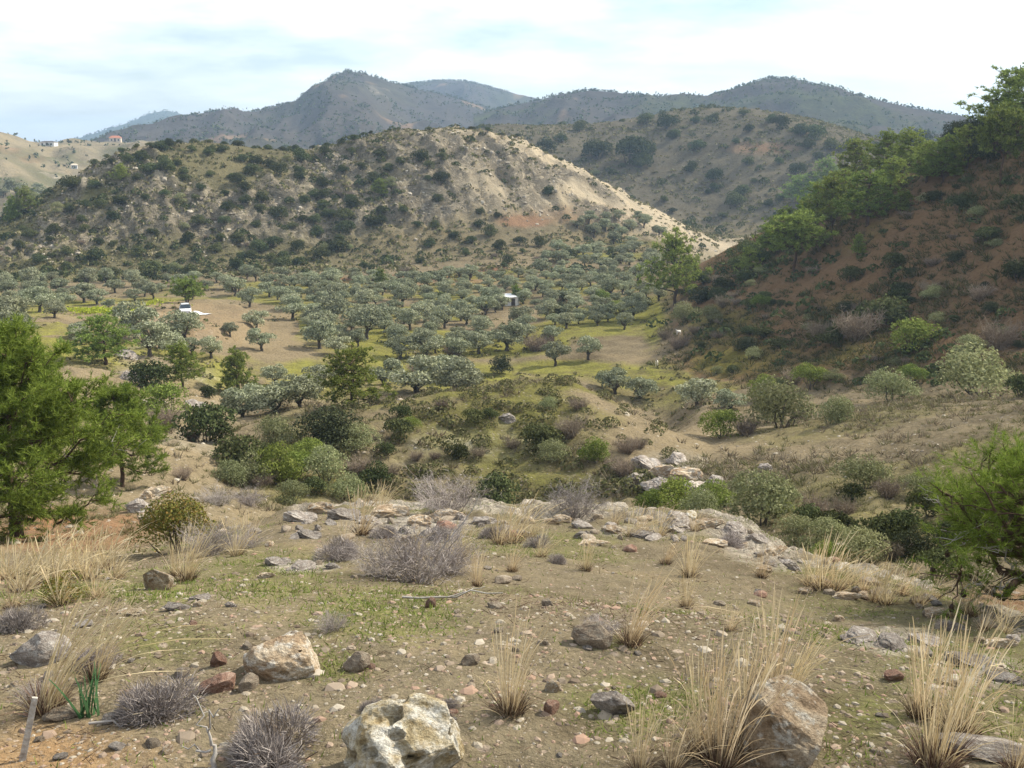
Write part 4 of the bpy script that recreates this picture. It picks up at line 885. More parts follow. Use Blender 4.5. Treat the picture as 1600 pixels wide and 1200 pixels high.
for x, y, w, k in [(1352, 758, 70, 'pale'), (1386, 772, 52, 'twig'), (1187, 815, 100, 'pale'), (1277, 800, 56, 'twig'), (1245, 845, 60, 'pale'), (1290, 862, 70, 'pale'), (1345, 875, 70, 'pale'), (1120, 790, 60, 'green'), (1060, 795, 70, 'green'), (1320, 800, 50, 'twig'), (1410, 830, 60, 'dark'), (1395, 870, 50, 'twig'), (1450, 800, 60, 'dark'), (1150, 770, 40, 'pale'), (1440, 765, 50, 'pale'), (1215, 800, 44, 'green'), (1310, 835, 60, 'dark'), (1370, 845, 64, 'dark'), (1430, 868, 60, 'black'), (1260, 815, 40, 'dark'), (1480, 850, 60, 'black'), (1230, 775, 34, 'pale'), (1330, 775, 36, 'dark'), (1090, 800, 50, 'pale'), (1020, 800, 50, 'green'), (1470, 890, 56, 'dark'), (1300, 880, 50, 'green')]:
    bush(x, y + 6, w, k, 'in the gully beyond the knoll', 20, 62)
for x, y, w, k in [(625, 652, 30, 'dark'), (627, 686, 40, 'dark'), (743, 660, 32, 'dark'), (766, 654, 22, 'dark'), (848, 702, 58, 'dark'), (890, 684, 54, 'twig'), (927, 722, 44, 'green'), (862, 720, 40, 'pale'), (713, 716, 32, 'dark'), (747, 716, 30, 'twig'), (680, 718, 22, 'twig'), (980, 708, 46, 'twig'), (600, 710, 28, 'dark'), (556, 705, 54, 'pale'),
                   (775, 790, 60, 'dark'), (690, 640, 26, 'twig'), (855, 640, 26, 'pale'), (905, 640, 40, 'twig'), (955, 735, 40, 'twig'), (800, 700, 30, 'twig'), (650, 720, 26, 'twig'), (560, 740, 50, 'twig'), (610, 745, 40, 'twig'), (590, 760, 44, 'dark'), (975, 745, 46, 'twig'), (1000, 700, 30, 'twig'), (640, 672, 26, 'green')]:
    bush(x, y, w, k, 'on the mound, ' + ('crest' if y < 665 else 'face' if y < 712 else 'foot'), 42, 68)
for x, y, w, k in [(370, 730, 66, 'dark'), (360, 758, 48, 'pale'), (392, 756, 54, 'pale'), (437, 702, 58, 'pale'), (436, 758, 68, 'green'), (456, 788, 44, 'pale'), (510, 752, 60, 'pale'), (480, 720, 44, 'green'), (325, 690, 72, 'dark'), (256, 655, 70, 'green'), (258, 672, 60, 'twig'), (287, 750, 36, 'twig'), (232, 608, 54, 'dark'), (326, 622, 24, 'dark'),
                   (420, 720, 40, 'dark'), (465, 745, 50, 'green'), (495, 770, 36, 'dark'), (540, 780, 50, 'pale'), (345, 690, 34, 'dark'), (290, 520, 20, 'dark'), (300, 690, 40, 'twig'), (410, 760, 40, 'twig')]:
    bush(x, y, w, k, 'in the hollow beside the mound, ' + ('upper side' if y < 700 else 'lower side'), 38, 160)
bush(517, 695, 84, 'black', 'x', 40, 90, 0.85, label='large nearly black round evergreen bush at the end of the mound')
bush(781, 584, 30, 'black', 'x', 100, 200, 1.15, label='round dark green bush alone on the grass in the grove clearing')
for x, y, w, k in [(650, 582, 34, 'twig'), (690, 470, 24, 'dark'), (880, 470, 26, 'dark'), (840, 548, 60, 'twig'), (900, 500, 30, 'twig'), (940, 470, 26, 'green'), (965, 490, 30, 'green'), (1005, 480, 26, 'dark'), (710, 556, 44, 'twig'), (875, 490, 28, 'black')]:
    bush(x, y, w, k, 'among the grove olives', 95, 260, 0.8)
# rocky hill: bushes seen singly (twice-enlarged picture positions), then more where the hill carries them
hill = [(160, 555, 40), (255, 520, 40), (270, 475, 35), (380, 460, 55), (350, 340, 28), (300, 410, 45), (230, 400, 70), (265, 550, 40), (300, 630, 60), (210, 620, 40), (590, 580, 54), (675, 612, 46), (748, 580, 52), (797, 535, 40), (620, 520, 50), (625, 420, 35), (660, 380, 30), (575, 375, 30), (550, 345, 35), (705, 440, 30), (710, 480, 45),
        (815, 485, 44), (770, 460, 44), (820, 450, 54), (870, 500, 60), (855, 590, 58), (810, 605, 60), (930, 605, 50), (915, 540, 36), (945, 520, 36), (985, 520, 46), (1005, 472, 40), (990, 560, 46), (1030, 505, 46), (1075, 500, 60), (1105, 470, 50), (1090, 545, 60), (1160, 528, 46), (1190, 490, 36), (1260, 490, 36), (1305, 535, 36), (1357, 540, 36), (1500, 535, 40),
        (1475, 585, 40), (1500, 498, 30), (1370, 458, 40), (1375, 392, 60), (1310, 322, 60), (1215, 357, 40), (1165, 390, 46), (1070, 362, 40), (1130, 352, 40), (1185, 312, 50), (1100, 310, 36), (985, 442, 50), (1010, 442, 40), (950, 457, 40), (870, 362, 60), (840, 347, 40), (940, 322, 60), (790, 362, 60), (745, 397, 50), (765, 417, 46), (520, 352, 70), (470, 362, 60), (440, 322, 56),
        (500, 292, 50), (530, 284, 40), (400, 332, 40), (1060, 600, 70), (1000, 630, 60), (880, 650, 60), (740, 660, 60), (690, 580, 34), (480, 560, 40), (430, 620, 50), (100, 560, 50), (60, 600, 50), (120, 640, 50), (1420, 570, 40), (1530, 560, 50), (1560, 600, 50), (350, 700, 60), (480, 720, 80), (600, 740, 60), (1250, 340, 34), (700, 300, 40), (650, 310, 40), (600, 300, 36), (760, 330, 40)]
def hill_place(x, y):
    col = 'left third' if x < 330 else 'middle' if x < 640 else 'right third'
    return f"on the rocky hill {col}, " + ('along its crest' if y < 262 else 'upper face' if y < 312 else 'mid face' if y < 355 else 'foot')
for x, y, w in hill:
    X, Y = x / 2, 80 + y / 2 + w / 5
    bush(X, Y, w / 2 * 0.82, 'dark', hill_place(X, Y), 232, 352)
n = 0
while n < 80:
    x = rng.uniform(0, 1000); y = rng.uniform(235, 432)
    dens = (0.9 if x < 250 else 0.55) if x < 620 else 0.22
    if y > 380: dens = 0.85
    if x > 850: dens = 0.3 if y > 330 else 0.12
    if rng.rand() > dens: continue
    p = ground_at(x, y, 215, 352)
    if abs(project(p.x, p.y, p.z)[1] - y) > 3 or not free(p, 1.1): continue
    n += 1; k = rng.choice(['dark', 'dark', 'dark', 'pale', 'twig'])
    bush(x, y, rng.uniform(9, 20), k, hill_place(x, y), 215, 352)
# along the hill's skyline
for x in np.linspace(150, 900, 34):
    i = int(np.interp(ray(x, 250)[0], AZ, np.arange(NA))); q = (DD > 290) & (DD < 352); j = np.nonzero(q)[0][np.argmax((ZZ[i] / DD)[q])]
    p = Vector((GX[i, j], GY[i, j] - 1.0, ZZ[i, j] - 0.3)); W = rng.uniform(6, 17) * px_m(p) * (1.1 if x < 560 else 0.7)
    o = place_bush('dark', p, W, W * 0.8, rng); note(o, 'dark green bush', 'on the skyline of the rocky hill', x, BG)
# second hill
n = 0
for x, y, w in [(1007, 195, 22), (1042, 200, 30), (1087, 193, 14), (1117, 187, 14), (1171, 206, 16), (1090, 236, 22), (1055, 215, 18), (1050, 218, 16), (935, 248, 40), (985, 255, 50), (1010, 240, 24), (1000, 262, 30), (855, 236, 24), (905, 206, 20), (1116, 282, 24), (1167, 258, 18), (1217, 257, 16), (1275, 218, 30), (1262, 232, 18), (1220, 202, 26), (1250, 212, 24), (1205, 192, 16), (1160, 306, 26), (1150, 322, 30), (1080, 270, 20), (875, 222, 18), (1300, 235, 26), (1330, 232, 22), (1245, 272, 24)]:
    bush(x, y, w, 'dark', 'on the second hill, ' + ('crest' if y < 210 else 'upper side' if y < 245 else 'lower side'), 385, 545)
while n < 24:
    x = rng.uniform(760, 1370); y = rng.uniform(180, 400)
    p = ground_at(x, y, 362, 540)
    if abs(project(p.x, p.y, p.z)[1] - y) > 2 or not free(p, 2): continue
    n += 1; bush(x, y, rng.uniform(7, 16), rng.choice(['dark', 'dark', 'pale']), 'on the second hill, ' + ('crest' if y < 210 else 'upper side' if y < 245 else 'lower side'), 362, 545)
# dark slope: more low bushes
n = 0
while n < 75:
    x = rng.uniform(1040, 1600); y = rng.uniform(230, 605)
    p = ground_at(x, y, 84, 190)
    if abs(project(p.x, p.y, p.z)[1] - y) > 3 or not free(p, 0.5): continue
    n += 1; bush(x, y, rng.uniform(12, 34), rng.choice(['dark', 'dark', 'twig', 'twig', 'pale', 'black']), 'on the dark slope, ' + ('crest' if y < 260 else 'upper part' if y < 430 else 'middle' if y < 520 else 'foot'), 84, 190, 0.75)

# --- low growth nobody could count
def scrub(name, mat, n, region, size, label, leaf=12, dens=None, flat=0.6, seed=1, spiky=False):
    """region: (az range deg, d range); clumps of a few leaves laid on the land"""
    r = R_(seed); a = np.radians(r.uniform(*region[0], n)); d = np.exp(r.uniform(math.log(region[1][0]), math.log(region[1][1]), n))
    x, y = np.sin(a) * d, np.cos(a) * d; z = height(x, y)
    px, py = project(x, y, z)
    keep = np.ones(n, bool) if dens is None else r.rand(n) < dens(x, y, z, px, py)
    x, y, z = x[keep], y[keep], z[keep]; m = len(x); s = r.uniform(*size, m) * np.clip(np.hypot(x, y) / (0.6 * region[1][1]), 0.25, 1.0) * (0.6 + 0.8 * vnoise(x / 6, y / 6, 33))
    C = np.repeat(np.c_[x, y, z], leaf, 0); S = np.repeat(s, leaf)
    off = unit(r.normal(size=(m * leaf, 3))); off[:, 2] = np.abs(off[:, 2]) * flat
    g = Geo()
    if spiky:
        b_ = off * np.array([1, 1, 0.4]) * (S * r.uniform(0.05, 0.5, m * leaf))[:, None]
        g.needles(C + b_, unit(off + r.normal(size=off.shape) * 0.35 + [0, 0, 0.5]), S * r.uniform(0.3, 0.7, m * leaf), S * 0.036, r)
    else:
        lk_ = 0.75 if leaf < 20 else 0.32 if leaf < 100 else 0.19
        g.leaves(C + off * (S * 0.5)[:, None], unit(off + r.normal(size=off.shape) * 0.6), S * 0.42 * lk_, S * 0.24 * lk_, r)
    o = struct(name, g.mesh(name, mat), 'stuff', label); return o
def tt(x, y): # landform coordinate at a point
    i = np.clip(np.round(np.interp(np.arctan2(x, y), AZ, np.arange(NA))).astype(int), 0, NA - 1); j = np.clip(np.round(np.interp(np.log(np.hypot(x, y)), np.log(DD), np.arange(ND))).astype(int), 0, ND - 1)
    return TT[i, j], SLOPE[i, j], COVER[i, j]
scrub('mound_scrub', M_SCRUB, 13000, ((-34, 34), (24, 95)), (0.22, 0.6), 'low dry scrub and herbs covering the mound and gully', dens=lambda x, y, z, px, py: (tt(x, y)[0] > 3.3) * (1 - 0.93 * tt(x, y)[2][:, 3]) * (0.25 + 0.75 * sstep(0.4, 0.6, vnoise(x / 5, y / 5, 60))), seed=5, leaf=22, spiky=True)
scrub('mound_dry_scrub', M_DRYS, 3000, ((-20, 34), (40, 95)), (0.25, 0.8), 'dry brown tufts covering the mound and terrace', dens=lambda x, y, z, px, py: (tt(x, y)[0] > 3.8) * (1 - 0.85 * tt(x, y)[2][:, 3]) * (0.25 + 0.75 * sstep(0.4, 0.6, vnoise(x / 4, y / 4, 67))), seed=15, leaf=22, spiky=True)
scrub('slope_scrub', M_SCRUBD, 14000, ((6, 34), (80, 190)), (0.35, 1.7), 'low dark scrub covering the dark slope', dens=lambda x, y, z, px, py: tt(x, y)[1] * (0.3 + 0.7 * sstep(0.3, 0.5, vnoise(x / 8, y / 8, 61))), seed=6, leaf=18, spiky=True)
scrub('hill_scrub', M_SCRUB, 15000, ((-30, 15), (228, 352)), (0.5, 1.7), 'low scrub between the rocks of the rocky hill', leaf=8, dens=lambda x, y, z, px, py: (px < 1120) * (0.45 + 0.55 * sstep(0.4, 0.6, vnoise(x / 12, y / 12, 62))) * (1 - 0.6 * sstep(600, 800, px)), seed=7)
scrub('second_hill_scrub', M_SCRUB, 12000, ((-5, 25), (360, 545)), (0.8, 2.0), 'low scrub speckling the second hill', leaf=8, dens=lambda x, y, z, px, py: 0.3 + 0.7 * sstep(0.45, 0.65, vnoise(x / 16, y / 16, 63)), seed=8)
scrub('valley_scrub', M_SCRUB, 6000, ((-34, 12), (95, 235)), (0.25, 0.9), 'weeds and low bushes about the olive grove', leaf=8, dens=lambda x, y, z, px, py: (1 - tt(x, y)[1]) * sstep(0.5, 0.68, vnoise(x / 7, y / 7, 64)), seed=9)
scrub('hill_bushes', M_BUSH, 1500, ((-30, 15), (225, 350)), (1.0, 2.9), 'bushes too many to count on the rocky hill', leaf=60, dens=lambda x, y, z, px, py: (px < 1100) * np.where(px < 300, 0.9, np.where(px < 620, 0.6, 0.22)) * (0.25 + sstep(0.4, 0.6, vnoise(x / 18, y / 18, 66))), seed=17, flat=0.9)
scrub('second_hill_bushes', M_BUSH, 500, ((-5, 25), (370, 540)), (1.8, 4.2), 'bushes too many to count on the second hill', leaf=70, dens=lambda x, y, z, px, py: 0.3 + 0.7 * sstep(0.45, 0.65, vnoise(x / 30, y / 30, 65)), seed=18, flat=0.9)
scrub('mound_low_bushes', M_MBUSH, 420, ((-14, 9), (48, 70)), (0.45, 1.15), 'low bushes too many to count on the mound', leaf=110, dens=lambda x, y, z, px, py: (tt(x, y)[0] > 4.1) * (tt(x, y)[0] < 5.1) * (1 - 0.9 * tt(x, y)[2][:, 3]) * (0.25 + 0.75 * sstep(0.4, 0.6, vnoise(x / 5, y / 5, 68))), seed=27, flat=0.8)
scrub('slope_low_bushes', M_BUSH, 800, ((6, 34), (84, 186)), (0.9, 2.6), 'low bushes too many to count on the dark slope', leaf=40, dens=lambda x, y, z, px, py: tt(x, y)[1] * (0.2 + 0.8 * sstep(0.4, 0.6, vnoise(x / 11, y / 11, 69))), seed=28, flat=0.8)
# far woods on the ridges, behind one another
for nm, P in RIDGE_SURF:
    r = R_(70 + len(nm) + int(abs(P[0, 0, 0]))); nA, nT = P.shape[:2]
    far = {'mountain': (5600, (2.4, 6.0)), 'distant_ridge': (1500, (6, 11)), 'sunny_hill': (900, (2.0, 5.5))}[nm]
    m = far[0]; i = r.uniform(0, nA - 1.01, m); j = (nT - 1) * r.rand(m) ** 0.8
    e = r.rand(m) < 0.10; j = np.where(e, nT - 1.2, np.minimum(j, nT - 1.2))
    w = vnoise(i / 9, j / 7, 21); kp = e | (w > r.uniform(0.2, 0.75, m)); i, j, e = i[kp], j[kp], e[kp]; m = len(i)
    i0, j0 = i.astype(int), j.astype(int); fi, fj = (i - i0)[:, None], (j - j0)[:, None]
    B = (P[i0, j0] * (1 - fi) + P[i0 + 1, j0] * fi) * (1 - fj) + (P[i0, j0 + 1] * (1 - fi) + P[i0 + 1, j0 + 1] * fi) * fj
    s = r.uniform(*far[1], m) * np.where(e, 1.0, 0.9); lf = 5
    C = np.repeat(B, lf, 0); S = np.repeat(s, lf); off = r.normal(size=(m * lf, 3)) * [0.2, 0.2, 0.24]; off[:, 2] = np.abs(off[:, 2]) + 0.05
    g = Geo(); g.leaves(C + off * S[:, None], unit(off + r.normal(size=off.shape)), S * 0.24, S * 0.17, r)
    struct({'mountain': 'mountain_woodland', 'distant_ridge': 'ridge_woodland', 'sunny_hill': 'hill_woodland'}[nm], g.mesh('woodland', M_WOOD), 'stuff', 'far-off pines and scrub dotting the ' + nm.replace('_', ' '))

# ------------------------------------------------------------------ the two near pines
def near_pine(seed, H, reach, limbs, zlo, thick, bias=(0, 0), subs=11, twigs=8, nd=22, nl=0.11, nw=0.0035, dead=6, up=0.25, tuft=0.16, mat=None, crownpow=1.6, cones=0, flat=0.5):
    """trunk > limbs > side branches > twigs, every twig end clothed with needles; metres"""
    r = R_(seed); t = Geo(); g = Geo(); dg = Geo(); cone_at = []; dead_l = []
    top = np.array([bias[0] * 0.25, bias[1] * 0.25, H * 0.95]); tr = wobble((0, 0, -0.3), top, 12, r, 0.10); t.tube(tr, np.linspace(thick, 0.025, 12) , 9)
    TC, TD = [], []
    for k in range(limbs):
        u = (k + r.rand()) / limbs; z = zlo + (0.95 - zlo) * u
        p0 = np.array([np.interp(z, np.linspace(0, 1, 12), tr[:, c]) for c in range(3)]); p0[2] = z * H * 0.95
        a = k * 2.39996 + r.uniform(-.4, .4); L = reach * (1 - 0.88 * u ** crownpow) * r.uniform(0.65, 1.12)
        d = np.array([math.cos(a) + bias[0], math.sin(a) + bias[1], up + 0.5 * u + r.uniform(-.15, .15)]); d = d / np.linalg.norm(d)
        P = wobble(p0, p0 + d * L, 7, r, 0.07 * L); P[:, 2] += 0.10 * L * np.linspace(0, 1, 7) ** 2 - 0.12 * L * np.sin(np.linspace(0, 1, 7) * math.pi)
        t.tube(P, np.linspace(thick * 0.32 * (1 - 0.6 * u) + 0.01, 0.008, 7), 5)
        ns_ = max(4, int(subs * L / reach) + 3)
        for j in range(ns_):
            s = r.uniform(0.25, 1.0); b = np.array([np.interp(s, np.linspace(0, 1, 7), P[:, c]) for c in range(3)])
            l2 = (0.20 + 0.30 * (1.05 - s)) * L * r.uniform(0.6, 1.1) + 0.12; d2 = unit(d * 0.7 + r.normal(size=3) * [0.75, 0.75, 0.38] + [0, 0, 0.12])
            Q = wobble(b, b + d2 * l2, 5, r, 0.05 * l2); t.tube(Q, np.linspace(0.011, 0.004, 5), 3)
            for q in range(twigs):
                s2 = r.uniform(0.3, 1.0) if q else 1.0
                c0 = np.array([np.interp(s2, np.linspace(0, 1, 5), Q[:, c]) for c in range(3)])
                d3 = unit(d2 * 0.6 + r.normal(size=3) * [0.7, 0.7, 0.5] + [0, 0, 0.35]); TC.append(c0 + d3 * r.uniform(0.02, 0.22)); TD.append(d3)
            if cones and len(cone_at) < cones and r.rand() < 0.2 and d[0] < 0.1: cone_at.append(Q[-1])
        if k < dead:
            for j in range(3):
                dg = Geo(); dead_l.append(dg)
                s = r.uniform(0.3, 1); b = np.array([np.interp(s, np.linspace(0, 1, 7), P[:, c]) for c in range(3)])
                e = b + unit(d + r.normal(size=3) * 0.7) * r.uniform(0.2, 0.45) * L; W_ = wobble(b, e, 6, r, 0.05 * L); dg.tube(W_, np.linspace(0.011, 0.003, 6), 4)
                for q in range(3):
                    c0 = W_[r.randint(1, 6)]; dg.tube(wobble(c0, c0 + unit(d + r.normal(size=3)) * r.uniform(0.1, 0.3), 4, r, 0.02), np.linspace(0.005, 0.002, 4), 3)
    TC = np.array(TC); TD = np.array(TD); n = len(TC)
    C = np.repeat(TC, nd, 0); D = np.repeat(TD, nd, 0); s = r.uniform(-0.5, 0.5, (n * nd, 1)) * tuft
    D2 = unit(D + r.normal(size=C.shape) * 0.62)
    g.needles(C + D * s, D2, nl * r.uniform(0.6, 1.15, n * nd), nw, r)
    return g.mesh('needles', mat or M_PINE2), t.mesh('wood', M_PBARK, smooth=True), [d_.mesh('dead_wood', M_DEAD) for d_ in dead_l], cone_at
def put_near(p, ms, label, rz=0.0):
    o = thing('pine_tree', 'pine tree', p, rz); obj('crown', ms[0], o); obj('trunk', ms[1], o)
    for dm_ in ms[2]: obj('dead_branch', dm_, o)
    note(o, 'pine', 'special', 0, PG, label); return o
p = ground_at(28, 838, 18, 40); q = px_m(p)
LP = near_pine(31, 345 * q, 168 * q, 54, 0.10, 0.17, bias=(0.05, -0.1), subs=15, twigs=12, nd=16, nl=0.17, nw=0.010, dead=10, crownpow=2.2, tuft=0.22)
put_near(p, LP, 'big bushy bright green pine filling the edge above the red earth')
p = ground_at(192, 760, 28, 60); q = px_m(p)
LP2 = near_pine(33, 165 * q, 74 * q, 26, 0.2, 0.09, bias=(-0.1, 0.1), subs=13, twigs=11, nd=15, nl=0.17, nw=0.011, dead=3, crownpow=2.0, tuft=0.22)
put_near(p, LP2, 'smaller yellow-green pine leaning out beside the big near pine')
p = ground_at(1622, 972, 10, 30); q = px_m(p)
RP = near_pine(35, 272 * q, 168 * q, 34, 0.28, 0.15, bias=(-0.25, -0.05), subs=12, twigs=8, nd=22, nl=0.085, nw=0.0026, dead=16, crownpow=3.0, up=0.05, tuft=0.11, cones=12)
rp = put_near(p, RP, 'near pine with grey dead branches and dark cones above the gully')
cg = Geo(); cv, ct = ico(1); cg.add(cv * [0.026, 0.026, 0.042] * (1 + 0.15 * np.sin(cv[:, 2:3] * 14)), None, ct); cone_me = cg.mesh('cone', M_CONE)
for c in RP[3]: k = obj('pine_cone', cone_me, rp); k.location = c

# ------------------------------------------------------------------ boulders, stones and outcrops on the knoll
def rock_at(px, py, w, h, me, label=None, rz=0.0, name='boulder', sink=0.12, depth_=0.85, phrase=None, place=None, group=None, tilt=(0, 0), dmax=60, cat='rock'):
    p = ground_at(px, py, 2.5, dmax); q = px_m(p); W = w * q; Hh = h * q
    o = thing(name, cat, (p.x, p.y + W * 0.25, p.z - sink * Hh), rz, (W, W * depth_, Hh), me); o.rotation_euler = (tilt[0], tilt[1], rz)
    note(o, phrase or 'x', place or 'x', px, group, label); return o
RG = 'rocks on the knoll'
rock_at(630, 1226, 200, 150, make_rock(703, M_RK_WHITE, 5, (1, 0.85, 0.95), 9, 0.12, 36, keep=0.62), 'big white pitted limestone boulder cut off by the lower picture edge', 0.3, group=RG, sink=0.2)
rock_at(1215, 1192, 150, 132, make_rock(712, M_RK_TAN, 5, (1, 0.8, 0.9), 10, 0.09, 3, keep=0.55), 'large angular tan boulder with a white top behind tall dry grass', 0.5, group=RG, tilt=(0.1, 0.25))
rock_at(432, 1060, 122, 76, make_rock(726, M_RK_TAN, 5, (1, 0.8, 0.75), 10, 0.10, 2, keep=0.55), 'craggy brown and cream boulder among the grass, upper left', 0.2, group=RG, tilt=(0, 0.12))
rock_at(336, 1083, 60, 28, make_rock(731, M_RK_RED, 4, (1, 0.7, 0.6), 10, 0.06, keep=0.55), 'flat reddish stone at the foot of the craggy boulder', 0.4, group=RG)
rock_at(386, 1080, 40, 26, make_rock(732, M_RK_BROWN, 4, (1, 0.7, 0.6), 10, 0.06), 'brown stone wedged under the craggy boulder', 0.9, group=RG)
rock_at(340, 1042, 26, 26, make_rock(733, M_RK_RED, 3, (1, 0.8, 0.9), 8, 0.06, keep=0.5), 'small dark red block behind the flat reddish stone', 0.2, group=RG)
rock_at(245, 922, 46, 38, make_rock(741, M_RK_TAN, 4, (1, 0.8, 0.9), 8, 0.05, keep=0.5), 'cube-like pale boulder beside a dry grass clump', 0.5, group=RG)
rock_at(55, 1040, 92, 50, make_rock(751, M_RK_GREY, 4, (1, 0.8, 0.6), 9, 0.07, keep=0.5), 'flat-topped grey boulder half under leaning straw', 0.15, group=RG)
rock_at(926, 1013, 66, 42, make_rock(761, M_RK_BROWN, 4, (1, 0.7, 0.7), 9, 0.06, keep=0.5), 'brown boulder hugged by a straw tussock', 0.1, group=RG)
rock_at(955, 1120, 72, 40, make_rock(767, M_RK_GREY, 4, (1, 0.7, 0.7), 9, 0.09, keep=0.5), 'pointed grey stone on the open ground', -0.2, group=RG, tilt=(0, 0.2))
rock_at(556, 1050, 44, 32, make_rock(771, M_RK_BROWN, 4, (1, 0.7, 0.7), 9, 0.07), 'rounded brown stone right of the craggy boulder', 0.3, group=RG)
rock_at(672, 949, 17, 17, STONES[2], 'bright rusty red stone alone on bare ground', 0.2, 'stone', group=RG)
rock_at(735, 1040, 34, 18, STONES[0], 'long pale stone left of the dark-based tussock', 0.6, 'stone', group=RG)
rock_at(864, 1082, 26, 20, STONES[1], 'pinkish stone right of the dark-based tussock', 0.1, 'stone', group=RG)
rock_at(862, 1116, 28, 24, make_rock(781, M_RK_RED, 3, (1, 0.8, 0.8), 8, 0.06), 'rust and white stone below the pinkish one', 0.7, 'stone', group=RG)
rock_at(1400, 1065, 34, 17, make_rock(783, M_RK_RED, 4, (1, 0.7, 0.6), 12, 0.08, keep=0.45), 'dark red-brown stone below the white bedrock', 0.2, 'stone', group=RG)
rock_at(1545, 1196, 150, 26, make_rock(785, M_RK_GREY, 4, (1, 0.5, 0.35), 9, 0.06, keep=0.5), 'long pale slab along the lower edge behind straw', -0.3, 'slab', group=RG)
rock_at(90, 1128, 56, 18, make_rock(787, M_RK_BROWN, 4, (1, 0.7, 0.6), 9, 0.06), 'low mossy stone behind the wooden stake', 0.3, group=RG)
rock_at(785, 912, 30, 11, STONES[6], 'flat red slab below the dead shrub', 0.3, 'stone', group=RG)
rock_at(1060, 832, 60, 30, OUTCROPS[0], 'dark jagged rock on the knoll rim with a white tip', 0.2, 'outcrop', group='outcrops along the knoll rim')
rock_at(1078, 815, 26, 18, make_rock(789, M_RK_WHITE, 3, (1, 0.8, 0.8), 8, 0.06), 'white rock tip on the knoll rim', 0.2, 'outcrop', group='outcrops along the knoll rim')
r = R_(77)
# bedrock breaking through: along the rim and in patches
for x, y, w, h in [(465, 812, 70, 30), (500, 800, 60, 34), (535, 808, 80, 30), (575, 815, 60, 26), (610, 806, 90, 34), (655, 818, 80, 30), (700, 808, 70, 26), (640, 845, 80, 24), (480, 838, 60, 24), (430, 880, 60, 20), (470, 888, 70, 16), (415, 900, 50, 16), (520, 885, 44, 16), (760, 815, 60, 20), (880, 812, 60, 18), (960, 830, 80, 18), (1010, 838, 90, 18),
                   (1110, 822, 70, 26), (1150, 830, 70, 28), (1185, 846, 60, 30), (1215, 866, 60, 30), (1235, 884, 50, 26), (1195, 890, 40, 16), (1190, 925, 44, 14), (1330, 935, 60, 20), (1260, 925, 40, 18), (1350, 1000, 90, 24), (1400, 1012, 110, 28), (1450, 1005, 70, 24), (1470, 960, 60, 22), (1520, 1040, 90, 30), (1570, 1010, 70, 26), (1580, 1065, 80, 26), (1490, 1070, 60, 18), (1440, 940, 50, 18),
                   (275, 950, 70, 14), (310, 935, 60, 14), (360, 945, 50, 12), (200, 960, 60, 16), (1120, 850, 60, 16), (930, 850, 70, 12), (1285, 905, 40, 16)]:
    rock_at(x, y + 4, w * r.uniform(0.5, 0.85), h * 0.7, OUTCROPS[r.randint(5)], None, r.uniform(-.5, .5), 'outcrop', 0.35, r.uniform(0.6, 1.0), 'weathered bedrock outcrop', 'on the knoll, ' + ('rim' if y < 860 else 'behind the boulders' if y < 945 else 'among the boulders'), 'outcrops along the knoll rim', dmax=24)
for k in range(80):
    x = r.uniform(430, 1260) if k < 58 else r.uniform(1260, 1600); y = np.interp(x, [430, 600, 1100, 1180, 1250, 1450, 1600], [815, 800, 808, 830, 880, 930, 1000]) + r.uniform(0, 34)
    rock_at(x, y + 4, r.uniform(12, 36), r.uniform(6, 15), [OUTCROPS[r.randint(5)], STONES[r.randint(12)]][k % 2], None, r.rand() * 6.28, 'outcrop', 0.3, r.uniform(0.6, 1.0), 'jagged grey rim rock', 'along the knoll edge', 'outcrops along the knoll rim', dmax=24)
# outcrops on the mound and beyond the saddle
for x, y, w, h in [(1010, 735, 50, 24), (1040, 748, 56, 24), (1075, 755, 60, 24), (1030, 770, 60, 26), (1090, 775, 60, 24), (1000, 760, 50, 22), (1060, 725, 40, 18), (795, 660, 40, 16), (1120, 760, 40, 16), (1200, 735, 30, 12), (200, 595, 46, 16), (235, 640, 50, 18), (300, 640, 40, 16), (190, 560, 40, 14), (240, 780, 50, 22), (215, 800, 60, 20), (230, 825, 70, 24)]:
    rock_at(x, y, w, h * 1.2, OUTCROPS[r.randint(5)], None, r.uniform(-.6, .6), 'outcrop', 0.3, 0.8, 'rock outcrop', 'beyond the knoll, ' + ('eroded side' if x < 400 else 'mound and saddle'), 'outcrops on the mound and eroded bank', dmax=125)
# loose stones
def stone_place(x, y):
    row = 'farthest band' if y < 860 else 'far band' if y < 920 else 'middle band' if y < 985 else 'near band' if y < 1070 else 'nearest band'
    return 'on the knoll, ' + row
n = 0; spots = []
while n < 130:
    y = 815 + 385 * r.rand() ** 1.1; x = r.uniform(20, 1590); p = ground_at(x, y, 2.5, 22)
    if abs(project(p.x, p.y, p.z)[1] - y) > 3 or any(abs(x - a) < 14 and abs(y - b) < 9 for a, b in spots): continue
    n += 1; spots.append((x, y)); k = r.randint(12); w = min(34, 7 + 9 * r.exponential()) * (0.55 + (y - 800) / 500)
    col = 'reddish' if k == 2 else ['brown', 'tan', 'brown', 'grey'][k % 4]
    rock_at(x, y, w, w * r.uniform(0.32, 0.6), STONES[k], None, r.rand() * 6.28, 'stone', 0.25, 1.0, f'loose {col} stone', stone_place(x, y), 'loose stones on the knoll', dmax=22)
